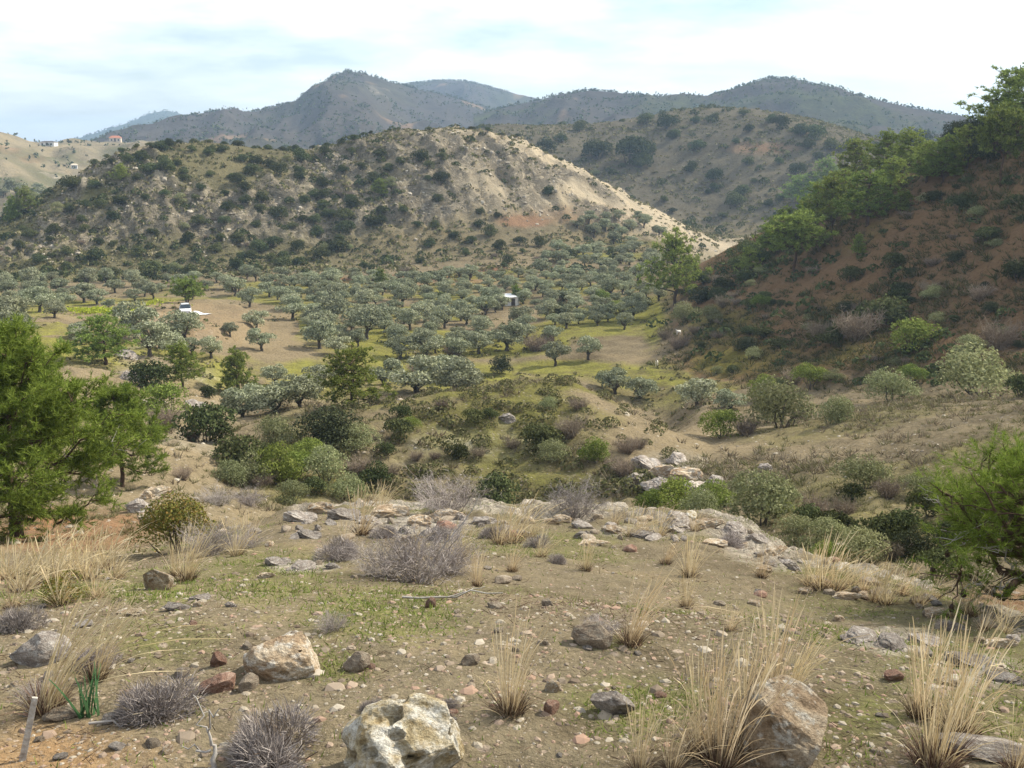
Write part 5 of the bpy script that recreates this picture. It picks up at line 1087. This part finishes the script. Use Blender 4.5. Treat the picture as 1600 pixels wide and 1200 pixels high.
# gravel
def gravel(name, n, drange, size, seed, mats, label, az=(-33, 33), sub=0, flat=0.6, dens=None):
    r = R_(seed); a = np.radians(r.uniform(*az, n)); d = np.exp(r.uniform(math.log(drange[0]), math.log(drange[1]), n)); x, y = np.sin(a) * d, np.cos(a) * d
    if dens is not None: kp = r.rand(n) < dens(x, y); x, y, d = x[kp], y[kp], d[kp]; n = len(x)
    z = height(x, y); V, T = ico(sub) if sub >= 0 else (np.array([[1, 0, 0], [-1, 0, 0], [0, 1, 0], [0, -1, 0], [0, 0, 1.]]), np.array([[0, 2, 4], [2, 1, 4], [1, 3, 4], [3, 0, 4]])); s = np.clip(size[0] * (1 + r.exponential(0.7, n)), 0, size[1])
    P = np.repeat(V[None], n, 0) * (1 + 0.45 * (r.rand(n, len(V), 1) - 0.5)) * r.uniform(0.6, 1.2, (n, 1, 3)) * [1, 1, flat]
    th = r.rand(n) * 6.28; co, si = np.cos(th)[:, None], np.sin(th)[:, None]
    P = np.stack([P[..., 0] * co - P[..., 1] * si, P[..., 0] * si + P[..., 1] * co, P[..., 2]], -1) * s[:, None, None] + np.stack([x, y, z - s * 0.05], -1)[:, None, :]
    TT_ = (T[None] + (np.arange(n) * len(V))[:, None, None]).reshape(-1, 3)
    struct(name, mesh_np(name, P.reshape(-1, 3), None, TT_, mats), 'stuff', label)
M_GRAVEL = leaf_mat('gravel_stones', [(0.13, 0.10, 0.075), (0.22, 0.18, 0.135), (0.30, 0.20, 0.145), (0.30, 0.26, 0.20), (0.38, 0.335, 0.27)], 0.0, 0.0)
M_SCREE = leaf_mat('scree_blocks', [(0.22, 0.185, 0.14), (0.33, 0.285, 0.22), (0.46, 0.41, 0.33)], 0.0, 0.0)
gravel('crumbs', 17000, (3.0, 16), (0.0035, 0.012), 84, (M_GRAVEL,), 'gritty crumbs of earth and stone on the knoll', sub=-1)
gravel('gravel', 7500, (3.2, 20), (0.008, 0.04), 81, (M_GRAVEL,), 'small stones and gravel strewn over the knoll', dens=lambda x, y: 0.35 + 0.65 * sstep(0.35, 0.6, vnoise(x / 1.1, y / 1.1, 40)))
gravel('rubble', 5000, (24, 120), (0.05, 0.32), 82, (M_SCREE,), 'broken stones on the mound, saddle and eroded bank', dens=lambda x, y: 0.1 + 0.9 * np.maximum(tt(x, y)[2][:, 1], 0.5 * tt(x, y)[2][:, 3]) * (1 - tt(x, y)[1]))
gravel('scree', 6500, (238, 350), (0.25, 0.9), 83, (M_SCREE,), 'pale broken rock on the faces of the rocky hill', az=(-30, 12), flat=0.8, dens=lambda x, y: tt(x, y)[2][:, 1] * sstep(0.42, 0.62, vnoise(x / 7, y / 7, 44)))

# ------------------------------------------------------------------ dry grass, dwarf shrubs and small plants of the knoll
TG = 'dry grass tussocks'
def tuft(px, py, h, v, label=None, wide=1.0, place=None, far=False, rz=None, dmax=24):
    p = ground_at(px, py, 2.5, dmax); H_ = h * px_m(p) * 1.12; ms = (TUSS_FAR if far else TUSS); a, b = ms[v % len(ms)]
    o = thing('grass_tussock', 'grass', (p.x, p.y, p.z - 0.01), r.uniform(-.5, .5) if rz is None else rz, (H_ * wide, H_ * wide, H_)); obj('blades', a, o); obj('dead_base', b, o)
    note(o, 'dry straw tussock', place or 'x', px, TG, label)
for px, py, h, v, w, lab in [(797, 1113, 158, 2, 1.0, 'straw tussock with a dark brown base on the open ground'), (985, 1008, 128, 1, 0.9, 'straw tussock growing against the brown boulder'), (1072, 950, 66, 0, 1, 'thin tussock with a brown base beyond the boulder tussock'), (1078, 902, 74, 0, 1, 'pale tussock nearer the rim above the thin one'),
                             (1205, 1090, 165, 2, 0.9, 'tall fanning tussock behind the tan boulder'), (1235, 1085, 120, 1, 0.8, 'tussock bending sideways above the tan boulder'), (1128, 1195, 215, 0, 1.0, 'dense tall straw tussock left of the tan boulder'), (1095, 1180, 180, 4, 0.9, 'upright straw tussock left of the dense tall one'), (1165, 1170, 190, 4, 0.8, 'straw tussock touching the tan boulder'),
                             (1460, 1196, 235, 4, 1.0, 'tallest straw tussock toward the lower right corner'), (1500, 1150, 190, 0, 0.9, 'tall straw tussock behind the tallest one'), (1435, 1120, 150, 4, 0.8, 'thin straw tussock beside the white bedrock'), (1000, 1205, 120, 4, 0.9, 'sparse tussock at the lower edge'), (1590, 1205, 110, 5, 1.2, 'low sprawling tussock in the lower right corner'),
                             (1050, 1205, 110, 5, 1, 'short tussock between the two at the lower edge'), (72, 1112, 190, 3, 1.0, 'big tussock swept sideways near the wooden stake'), (150, 1062, 130, 3, 0.9, 'tussock swept sideways behind the grey cushion shrub'), (292, 908, 92, 1, 1, 'clump of straw beside the cube-like boulder'), (275, 900, 64, 0, 0.9, 'small straw clump behind the cube-like boulder'),
                             (1140, 985, 46, 5, 1, 'short dark tussock on the open slope'), (915, 892, 56, 2, 1, 'brown-based tussock below the rim'), (745, 916, 64, 0, 0.8, 'brown tussock at the edge of the dead shrub'), (1040, 882, 50, 1, 1, 'little tussock below the rim rocks'), (1190, 902, 54, 0, 1, 'tussock beside the bedrock shoulder'), (1425, 1032, 34, 5, 1, 'tiny tussock on the white bedrock'), (800, 893, 50, 5, 1, 'low brown tussock right of the dead shrub')]:
    tuft(px, py, h, v, lab, w)
for px, py, h, w in [(370, 868, 62, 1), (565, 835, 76, 1), (595, 800, 50, 1), (800, 848, 70, 1.4), (825, 840, 56, 1.2), (780, 850, 60, 1), (1000, 836, 50, 1.3), (1030, 838, 46, 1.2), (985, 838, 50, 1.2), (640, 880, 50, 1.2), (700, 880, 60, 1.2), (720, 870, 50, 1), (845, 870, 50, 1), (390, 850, 50, 1), (540, 850, 40, 1), (960, 820, 36, 1), (1085, 830, 36, 1)]:
    tuft(px, py, h, r.randint(3), None, w * 1.1, 'on the knoll rim', True)
for px, py, h in [(1265, 915, 64), (1285, 922, 84), (1305, 925, 78), (1330, 915, 50), (1365, 940, 62), (1385, 945, 66), (1410, 930, 54), (1435, 945, 60), (1460, 935, 50), (1490, 965, 60), (1515, 960, 66), (1540, 985, 60), (1350, 925, 44), (1570, 990, 50)]:
    tuft(px, py, h, r.randint(3), None, 1.3, 'along the falling edge above the gully', True)
for px, py, h in [(10, 905, 66), (35, 925, 80), (60, 900, 76), (85, 912, 84), (110, 895, 78), (135, 905, 84), (160, 890, 70), (180, 905, 60), (20, 950, 60), (95, 945, 66), (150, 935, 56)]:
    tuft(px, py, h, r.randint(3), None, 1.5, 'in the straw patch below the big pine', True)
def cushion(px, py, w, h, v, label, dmax=24):
    p = ground_at(px, py, 2.5, dmax); W = w * px_m(p); o = thing('dwarf_shrub', 'shrub', (p.x, p.y, p.z - 0.01), r.rand() * 6.28, (W, W, W * h / 0.42 * 0.9))
    obj('twigs', CUSH[v % 3][0], o); obj('stems', CUSH[v % 3][1], o); note(o, 'x', 'x', px, 'grey dwarf shrubs', label)
for px, py, w, h, lab in [(245, 1118, 172, 0.46, 'grey cushion shrub behind the tipped wooden stake'), (432, 1190, 215, 0.5, 'largest grey cushion shrub beside the white boulder'), (32, 985, 96, 0.55, 'dark grey shrub at the left edge under the straw'), (525, 872, 104, 0.42, 'grey cushion shrub on the rim left of the dead shrub'), (580, 1108, 50, 0.5, 'small grey shrub behind the white boulder'), (705, 1105, 44, 0.5, 'smallest grey shrub right of the white boulder'),
                          (770, 842, 60, 0.45, 'grey cushion shrub on the rim among straw'), (690, 845, 70, 0.45, 'grey cushion shrub behind the dead shrub'), (840, 855, 56, 0.45, 'grey cushion shrub right of the rim straw'), (600, 838, 60, 0.4, 'grey cushion shrub beside the rim tussock'), (1140, 852, 70, 0.35, 'flat grey cushion shrub on pale rim rock'), (150, 1040, 90, 0.5, 'grey shrub under the swept tussock'), (870, 880, 40, 0.45, 'tiny grey shrub below the rim'), (1480, 985, 44, 0.45, 'grey shrub by the falling edge')]:
    cushion(px, py, w, h, r.randint(3), lab)
BIGTW = [make_twig(330 + k, 460, 0.0022, 0.5, 0.5, 5, M_HEATH) for k in range(2)]
def deadshrub(px, py, w, h, v, label, dmax=60, mat=None):
    p = ground_at(px, py, 2.5, dmax); W = w * px_m(p); o = thing('dead_shrub', 'shrub', (p.x, p.y, p.z - 0.02), r.rand() * 6.28, (W, W, W * h / 0.55)); obj('twigs', BIGTW[v % 2], o); note(o, 'x', 'x', px, 'leafless shrubs', label)
for px, py, w, h, lab in [(655, 912, 210, 0.50, 'wide tangled dead shrub in the middle of the knoll'), (600, 900, 130, 0.45, 'dead shrub merging with the wide tangled one'), (705, 895, 130, 0.5, 'dead shrub on the far side of the tangled one'), (330, 868, 110, 0.6, 'dry twiggy shrub beside the orange-green bush'), (700, 806, 150, 0.5, 'bare thorny shrub standing over the rim'), (900, 806, 130, 0.45, 'bare thorny shrub over the rim toward the saddle'), (520, 985, 70, 0.6, 'thin wispy shrub on open ground right of the craggy boulder'), (380, 858, 90, 0.4, 'low twiggy shrub at the rim end'),
                          (60, 1085, 100, 0.3, 'low dead shrub beside the swept tussock'), (940, 985, 90, 0.3, 'flat dead shrub behind the brown boulder'), (340, 790, 90, 0.35, 'dry shrub on the brown hump beyond the rim'), (390, 790, 80, 0.35, 'second dry shrub on the brown hump')]:
    deadshrub(px, py, w, h, r.randint(2), lab)
# orange-green bush left of the rim
M_RUST = leaf_mat('rusty_bush_leaves', [(0.10, 0.10, 0.03), (0.15, 0.16, 0.04), (0.24, 0.15, 0.05)], 0.2, 0.0)
f_, s_ = make_bush(290, M_RUST, 5200, 0.022, 0.012, 0.85, 13); p = ground_at(275, 862, 8, 30); W = 112 * px_m(p)
o = thing('bush', 'bush', (p.x, p.y, p.z - 0.05), 0.4, (W, W, W)); obj('foliage', f_, o); obj('stems', s_, o); note(o, 'x', 'x', 275, None, 'orange-tinged green bush at the knoll edge below the big pine')
f_, s_ = make_bush(291, M_RUST, 1500, 0.03, 0.016, 0.7, 8); p = ground_at(105, 935, 6, 20); W = 80 * px_m(p)
o = thing('bush', 'bush', (p.x, p.y, p.z - 0.03), 0.4, (W, W, W * 0.8)); obj('foliage', f_, o); obj('stems', s_, o); note(o, 'x', 'x', 105, None, 'small red and green bush inside the straw patch')
# squill: a tuft of upright strap leaves
M_SQUILL = leaf_mat('squill_leaves', [(0.05, 0.11, 0.045), (0.08, 0.16, 0.07)], 0.2, 0.0)
g = Geo(); rr = R_(5); n = 16; B = np.c_[rr.normal(size=(n, 2)) * 0.02, np.zeros(n)]; D = unit(np.c_[rr.normal(size=(n, 2)) * 0.28, np.ones(n)])
g.blades(B, D, rr.uniform(0.15, 0.27, n), 0.007, 0.15, rr, 5); p = ground_at(137, 1120, 3, 12)
o = thing('squill_plant', 'plant', p, 0, (0.9, 0.9, 0.9), g.mesh('leaves', M_SQUILL)); note(o, 'x', 'x', 137, None, 'dark green strap-leaved plant beside the grey cushion shrub')
# wooden stake and bleached sticks
M_STAKE = bark_mat('weathered_stake', (0.24, 0.21, 0.18), (0.52, 0.48, 0.42), 45)
p = ground_at(35, 1188, 3, 10); q = px_m(p); g = Geo(); g.box((0, 0, 0.10), (0.028, 0.018, 0.36), 0.0, 0.8); g.add([[-.017, -.009, -.08], [.017, -.009, -.08], [.017, .009, -.08], [-.017, .009, -.08], [0, 0, -.2]], None, [[1, 0, 4], [2, 1, 4], [3, 2, 4], [0, 3, 4]])
o = thing('wooden_stake', 'stake', p, 0.3, (0.85, 0.85, 0.85), g.mesh('stake', M_STAKE)); o.rotation_euler = (0.0, 0.26, 0.3); note(o, 'x', 'x', 35, None, 'tilted pale wooden stake in the orange earth, lower left')
def stick(px, py, pts, rad, label):
    p = ground_at(px, py, 2.5, 30); g = Geo(); rr = R_(px)
    for a, b, s in pts: g.tube(wobble(a, b, 7, rr, 0.012), np.linspace(rad * s, rad * s * 0.4, 7), 5)
    o = thing('dead_branch', 'branch', p, 0, (1, 1, 1), g.mesh('wood', M_DEAD, smooth=True)); note(o, 'x', 'x', px, 'dead branches', label)
stick(335, 1200, [((0, 0, 0), (-0.02, 0.02, 0.13), 1), ((-0.01, 0.01, 0.06), (-0.10, 0, 0.08), 0.5), ((-0.02, 0.02, 0.12), (-0.07, 0.05, 0.24), 0.4), ((-0.02, 0.02, 0.12), (0.03, 0, 0.22), 0.4)], 0.010, 'bleached upright dead branch beside the largest cushion shrub')
stick(190, 1135, [((-0.12, 0, 0.012), (0.12, 0.02, 0.012), 1)], 0.006, 'grey stick lying below the cushion shrub')
stick(700, 938, [((-0.25, 0, 0.02), (0.30, 0.03, 0.03), 1), ((0, 0, 0.02), (0.2, 0.12, 0.03), 0.6)], 0.007, 'grey stick lying near the rusty red stone')
stick(660, 908, [((0, 0, 0), (-0.25, -0.3, 0.06), 1), ((0, 0, 0), (0.5, 0.1, 0.75), 0.9)], 0.009, 'bleached branch sticking out of the dead shrub')
# green shoots and dry litter
def strew(name, mat, n, seed, L, W, tilt, dens, label, drange=(3.0, 20)):
    rr = R_(seed); a = np.radians(rr.uniform(-33, 33, n)); d = np.exp(rr.uniform(math.log(drange[0]), math.log(drange[1]), n)); x, y = np.sin(a) * d, np.cos(a) * d
    kp = rr.rand(n) < dens(x, y); x, y = x[kp], y[kp]; m = len(x); C = np.c_[x, y, height(x, y)]
    D = unit(np.c_[rr.normal(size=(m, 2)), np.abs(rr.normal(size=m)) * tilt + 0.05]); sc = (0.6 + np.hypot(x, y) / 14)
    g = Geo(); g.needles(C, D, rr.uniform(*L, m) * sc, W * sc, rr); struct(name, g.mesh(name, mat), 'stuff', label)
strew('green_shoots', M_SPROUT, 90000, 91, (0.015, 0.05), 0.0035, 1.6, lambda x, y: 0.04 + 0.96 * sstep(0.35, 0.9, tt(x, y)[2][:, 0]) * sstep(0.3, 0.6, vnoise(x / 0.5, y / 0.5, 41)), 'sparse green shoots on the knoll')
strew('dry_litter', M_STRAWB, 26000, 92, (0.02, 0.09), 0.002, 0.25, lambda x, y: 0.2 + 0.8 * sstep(0.4, 0.65, vnoise(x / 0.8, y / 0.8, 42)), 'dry stalks and twigs littering the knoll')
# yellow-green weeds by the spoil heap
p = ground_at(172, 490, 120, 220); g = Geo(); rr = R_(3); n = 2600; off = rr.normal(size=(n, 2)) * [3.4, 2.2]; P_ = np.c_[p.x + off[:, 0], p.y + off[:, 1]]; P_ = np.c_[P_, height(P_[:, 0], P_[:, 1]) + rr.rand(n) * 0.7]
g.leaves(P_, unit(rr.normal(size=(n, 3)) + [0, 0, 0.6]), 0.22, 0.12, rr); struct('weed_patch', g.mesh('weeds', leaf_mat('bright_weeds', [(0.26, 0.31, 0.03), (0.40, 0.44, 0.05)], 0.3, 0.0)), 'stuff', 'bright yellow-green weeds beside the bare ground')

# ------------------------------------------------------------------ small things far off: goats, car, hut, houses
M_GOATW = paint_mat('white_goat_hair', (0.72, 0.68, 0.62), 0.95, 0.2, 9); M_GOATD = paint_mat('dark_goat_hair', (0.06, 0.045, 0.04), 0.9, 0.3, 9); M_HORN = paint_mat('horn', (0.16, 0.13, 0.10), 0.6, 0.3, 20)
def skin_mesh(name, J, E, mat):
    me = bpy.data.meshes.new(name); me.from_pydata([j[:3] for j in J], E, []); ob = obj(name, me)
    m = ob.modifiers.new('skin', 'SKIN'); m.use_smooth_shade = True
    for v, j in zip(me.skin_vertices[0].data, J): v.radius = (j[3], j[3] if len(j) < 5 else j[4])
    me.skin_vertices[0].data[0].use_root = True
    s = ob.modifiers.new('sub', 'SUBSURF'); s.levels = 1; s.render_levels = 1
    dgp = bpy.context.evaluated_depsgraph_get(); out = bpy.data.meshes.new_from_object(ob.evaluated_get(dgp)); bpy.data.objects.remove(ob); out.materials.clear(); out.materials.append(mat); return out
GJ = [(-0.28, 0, 0.56, 0.15, 0.17), (0, 0, 0.54, 0.17, 0.19), (0.26, 0, 0.57, 0.15, 0.18), (0.40, 0, 0.70, 0.085), (0.47, 0, 0.84, 0.07), (0.56, 0, 0.86, 0.06), (0.66, 0, 0.80, 0.035), (-0.42, 0, 0.66, 0.03)]
GE = [(0, 1), (1, 2), (2, 3), (3, 4), (4, 5), (5, 6), (0, 7)]
for sx, a in ((1, 2), (-1, 0)):
    for sy in (1, -1):
        b = len(GJ); x = 0.26 * sx
        GJ += [(x - 0.02 * sx, 0.10 * sy, 0.42, 0.075), (x + (0.0 if sx > 0 else -0.05), 0.10 * sy, 0.24, 0.04), (x, 0.10 * sy, 0.04, 0.028), (x + 0.04, 0.10 * sy, 0.012, 0.03)]; GE += [(a, b), (b, b + 1), (b + 1, b + 2), (b + 2, b + 3)]
goat_me = skin_mesh('goat_body', GJ, GE, M_GOATW)
hg = Geo()
for sy in (1, -1): hg.tube([(0.50, 0.04 * sy, 0.90), (0.47, 0.06 * sy, 1.0), (0.38, 0.09 * sy, 1.06), (0.30, 0.10 * sy, 1.03)], [0.02, 0.017, 0.012, 0.005], 5)
horn_me = hg.mesh('horns', M_HORN)
eg = Geo()
for sy in (1, -1): eg.add(ico(1)[0] * [0.035, 0.07, 0.02] + [0.49, 0.11 * sy, 0.87], None, ico(1)[1])
eg.add(ico(2)[0] * [0.095, 0.066, 0.06] + [0.59, 0, 0.835], None, ico(2)[1]); ear_me = eg.mesh('ears_and_muzzle', M_GOATD, smooth=True)
for px, py, rz, lab in [(1060, 524, -2.6, 'white goat with a dark face, the higher one on the slope foot'), (1026, 572, -1.75, 'white goat with a dark face, the lower one on the bank')]:
    p = ground_at(px, py, 85, 170); o = thing('goat', 'goat', p, rz, (1, 1, 1)); obj('body', goat_me, o); obj('horn_pair', horn_me, o); obj('dark_face', ear_me, o); note(o, 'x', 'x', px, 'goats', lab)
# white car under the umbrella pine
M_CAR = paint_mat('white_car_paint', (0.75, 0.76, 0.78), 0.3, 0.08, 3); M_GLASS = paint_mat('dark_car_glass', (0.03, 0.04, 0.05), 0.08, 0.1, 3); M_TYRE = paint_mat('tyre_rubber', (0.025, 0.025, 0.025), 0.9, 0.3, 20); M_RIM = paint_mat('wheel_rim', (0.4, 0.4, 0.42), 0.35, 0.2, 12, 0.8); M_LAMP = paint_mat('headlight_lens', (0.7, 0.72, 0.75), 0.1, 0.1, 12)
def loft(sections):   # list of (x, [(y, z) ring])
    g = Geo(); n = len(sections[0][1]); V = np.array([[x, y, z] for x, ring in sections for y, z in ring]); Q = []
    for i in range(len(sections) - 1):
        for j in range(n): Q.append((i * n + j, i * n + (j + 1) % n, (i + 1) * n + (j + 1) % n, (i + 1) * n + j))
    T = [(0, j + 1, j) for j in range(1, n - 1)]; k = (len(sections) - 1) * n; T += [(k, k + j, k + j + 1) for j in range(1, n - 1)]
    g.add(V, Q, T); return g
def ring(w, z0, z1, top): return [(-w, z0 + 0.08), (-w * 0.9, z0), (w * 0.9, z0), (w, z0 + 0.08), (w, (z0 + z1) / 2), (w * top, z1 - 0.05), (w * top * 0.92, z1), (-w * top * 0.92, z1), (-w * top, z1 - 0.05), (-w, (z0 + z1) / 2)]
car_p = ground_at(290, 490, 120, 230); co = thing('parked_car', 'car', (car_p.x, car_p.y, car_p.z), -1.25, (1, 1, 1))
obj('body', loft([(-1.9, ring(.68, .34, .72, .95)), (-1.75, ring(.8, .25, .9, .95)), (-.9, ring(.83, .24, .94, .95)), (.7, ring(.83, .24, .92, .95)), (1.6, ring(.8, .25, .80, .93)), (1.88, ring(.66, .32, .66, .95))]).mesh('body', M_CAR, smooth=False), co)
obj('cabin', loft([(-1.6, ring(.74, .88, .98, .9)), (-1.2, ring(.75, .88, 1.36, .80)), (-.2, ring(.75, .88, 1.42, .80)), (.35, ring(.75, .88, 1.34, .80)), (.95, ring(.74, .86, .95, .9))]).mesh('cabin', M_GLASS), co)
rg = Geo(); rg.box((-.35, 0, 1.43), (1.25, 1.12, .05), 0, 0.9); obj('roof', rg.mesh('roof', M_CAR), co)
wg = Geo(); th = np.linspace(0, 2 * math.pi, 17)
wg.tube([(0, -.09, 0), (0, -.085, 0), (0, .085, 0), (0, .09, 0)], [.2, .3, .3, .2], 16); wheel_me = wg.mesh('tyre', M_TYRE, smooth=True)
hg_ = Geo(); hg_.tube([(0, -.10, 0), (0, -.095, 0), (0, .095, 0), (0, .10, 0)], [.02, .18, .18, .02], 12); rim_me = hg_.mesh('rim', M_RIM)
for x in (-1.2, 1.22):
    for y in (-.74, .74):
        w_ = obj('wheel', wheel_me, co); w_.location = (x, y, .3); obj('rim', rim_me, w_)
for y in (-.5, .5): lg = Geo(); lg.box((1.84, y, .56), (.08, .26, .12), 0, 0.9); obj('headlight', lg.mesh('headlight', M_LAMP), co)
note(co, 'x', 'x', 290, None, 'white parked car under the umbrella-shaped pine')
# white sheet on the spoil heap
M_SHEET = paint_mat('white_plastic_sheet', (0.78, 0.78, 0.77), 0.5, 0.15, 2); p = ground_at(313, 491, 120, 230); n = 9; u = np.linspace(-1, 1, n); X_, Y_ = np.meshgrid(u * 1.2, u * 0.7, indexing='ij')
Zs = height(X_ + p.x, Y_ + p.y) - p.z + 0.1 + 0.1 * fbm(X_ * 2, Y_ * 2, 2, 3); ii = np.arange(n)[:, None] * n + np.arange(n)[None, :]; V_ = np.stack([X_ + Y_ * 0.5, Y_, Zs], -1).reshape(-1, 3)
q_ = np.stack([ii[:-1, :-1], ii[1:, :-1], ii[1:, 1:], ii[:-1, 1:]], -1).reshape(-1, 4); nv = len(V_)
o = thing('plastic_sheet', 'sheet', p, 0, (1, 1, 1), mesh_np('sheet', np.vstack([V_, V_ - [0, 0, 0.03]]), np.vstack([q_, q_[:, ::-1] + nv]), None, (M_SHEET,))); note(o, 'x', 'x', 313, None, 'white plastic sheet lying on the spoil heap beside the car')
# white hut in the grove
M_WHITE = paint_mat('whitewash', (0.78, 0.77, 0.74), 0.8, 0.2, 2); M_TIN = paint_mat('white_roof_sheet', (0.82, 0.82, 0.82), 0.5, 0.1, 2); M_DARKW = paint_mat('dark_wood', (0.07, 0.05, 0.04), 0.8, 0.3, 4)
p = ground_at(797, 476, 140, 260); o = thing('hut', 'hut', p, 0.25, (0.9, 0.9, 0.72))
g = Geo(); g.box((0, 0, 0.9), (2.6, 2.2, 2.2)); obj('wall', g.mesh('wall', M_WHITE), o)
g = Geo(); V_ = np.array([[-1.7, -1.5, 2.05], [1.1, -1.5, 2.05], [1.1, 1.4, 2.5], [-1.7, 1.4, 2.5]]); g.add(np.vstack([V_, V_ + [0, 0, .07]]), [[3, 2, 1, 0], [4, 5, 6, 7], [0, 1, 5, 4], [1, 2, 6, 5], [2, 3, 7, 6], [3, 0, 4, 7]]); obj('roof', g.mesh('roof', M_TIN), o)
g = Geo(); g.box((0.35, -1.115, 0.8), (0.8, 0.06, 1.7)); dr = obj('door', g.mesh('door', M_DARKW), o); g = Geo(); g.box((0.62, -1.16, 0.8), (0.1, 0.05, 0.06)); obj('handle', g.mesh('handle', M_RIM), dr)
g = Geo(); g.box((-0.7, -1.113, 1.1), (0.55, 0.05, 0.5)); obj('window', g.mesh('window', M_GLASS), o)
g = Geo(); g.box((1.55, -0.9, 0.95), (0.12, 0.12, 2.1)); obj('post', g.mesh('post', M_WHITE), o); note(o, 'x', 'x', 797, None, 'small white hut with a flat tilted roof inside the olive grove')
for px, py, w, lab in [(783, 482, 30, 'olive tree half hiding the white hut'), (772, 478, 28, 'olive tree just left of the white hut')]:
    p = ground_at(px, py, 140, 260); W = w * px_m(p); o = tree('olive_tree', 'olive tree', OLIVES[3], p, W, W * 0.9, px); note(o, 'olive', 'special', px, OL_GROUP, lab)
# houses on the sunlit hill
M_TILE = paint_mat('red_roof_tiles', (0.42, 0.16, 0.09), 0.8, 0.25, 3); M_CREAM = paint_mat('cream_render', (0.62, 0.52, 0.40), 0.9, 0.15, 2)
SUNNY = [P for nm, P in RIDGE_SURF if nm == 'sunny_hill'][0]; sx_, sy_ = project(SUNNY[..., 0], SUNNY[..., 1], SUNNY[..., 2])
def on_sunny(px, py):
    k = np.unravel_index(np.argmin((sx_ - px) ** 2 + (sy_ - py) ** 2), sx_.shape); return Vector(SUNNY[k])
def house(px, py, w, h, roof_h, rz, wallm, roofm, label):
    p = on_sunny(px, py); o = thing('house', 'house', (p.x, p.y, p.z - 1.0), rz, (1, 1, 1)); d_ = w * 0.65
    g = Geo(); g.box((0, 0, (h + 1) / 2), (w, d_, h + 1)); obj('wall', g.mesh('wall', wallm), o)
    e = 0.4; a, b = w / 2 + e, d_ / 2 + e; z = h + 1.003; V = [[-a, -b, z], [a, -b, z], [a, b, z], [-a, b, z], [-a * 0.55, 0, z + roof_h], [a * 0.55, 0, z + roof_h]]
    g = Geo(); g.add(V, [[0, 1, 5, 4], [2, 3, 4, 5], [3, 2, 1, 0]], [[1, 2, 5], [3, 0, 4]]); obj('roof', g.mesh('roof', roofm), o)
    for k in range(3): g = Geo(); g.box(((k - 1) * w * 0.3, -d_ / 2 - 0.02, 1 + h * 0.5), (w * 0.13, 0.1, h * 0.4 if k != 1 else h * 0.75)); obj('window' if k != 1 else 'door', g.mesh('pane', M_GLASS if k != 1 else M_DARKW), o)
    note(o, 'x', 'x', px, 'houses on the far hill', label)
house(181, 221, 8.0, 3.0, 1.6, 0.2, M_CREAM, M_TILE, 'red-roofed house on the far sunlit hill')
house(78, 228, 10.0, 2.6, 0.8, 0.0, M_WHITE, M_DARKW, 'long low house among trees on the far skyline')
house(118, 264, 3.6, 2.4, 0.8, 0.3, M_WHITE, M_CREAM, 'tiny white house lower down the far sunlit hill')

# ------------------------------------------------------------------ haze in the air
zlo = min(float(ZZ.min()), -62.0) - 1.5; hb = Geo(); hb.box((0, 0, (zlo + 155) / 2), (12600, 12600, 155 - zlo))
mh, ns, lk = new_mat('haze_air'); pv = N(ns, 'ShaderNodeVolumePrincipled'); pv.inputs['Color'].default_value = (0.52, 0.73, 1.0, 1); pv.inputs['Density'].default_value = 0.00023; pv.inputs['Anisotropy'].default_value = 0.2
o_ = ns.new('ShaderNodeOutputMaterial'); lk.new(pv.outputs[0], o_.inputs['Volume']); struct('haze', hb.mesh('haze', mh), 'stuff', 'thin blue haze in the air')
write_labels()
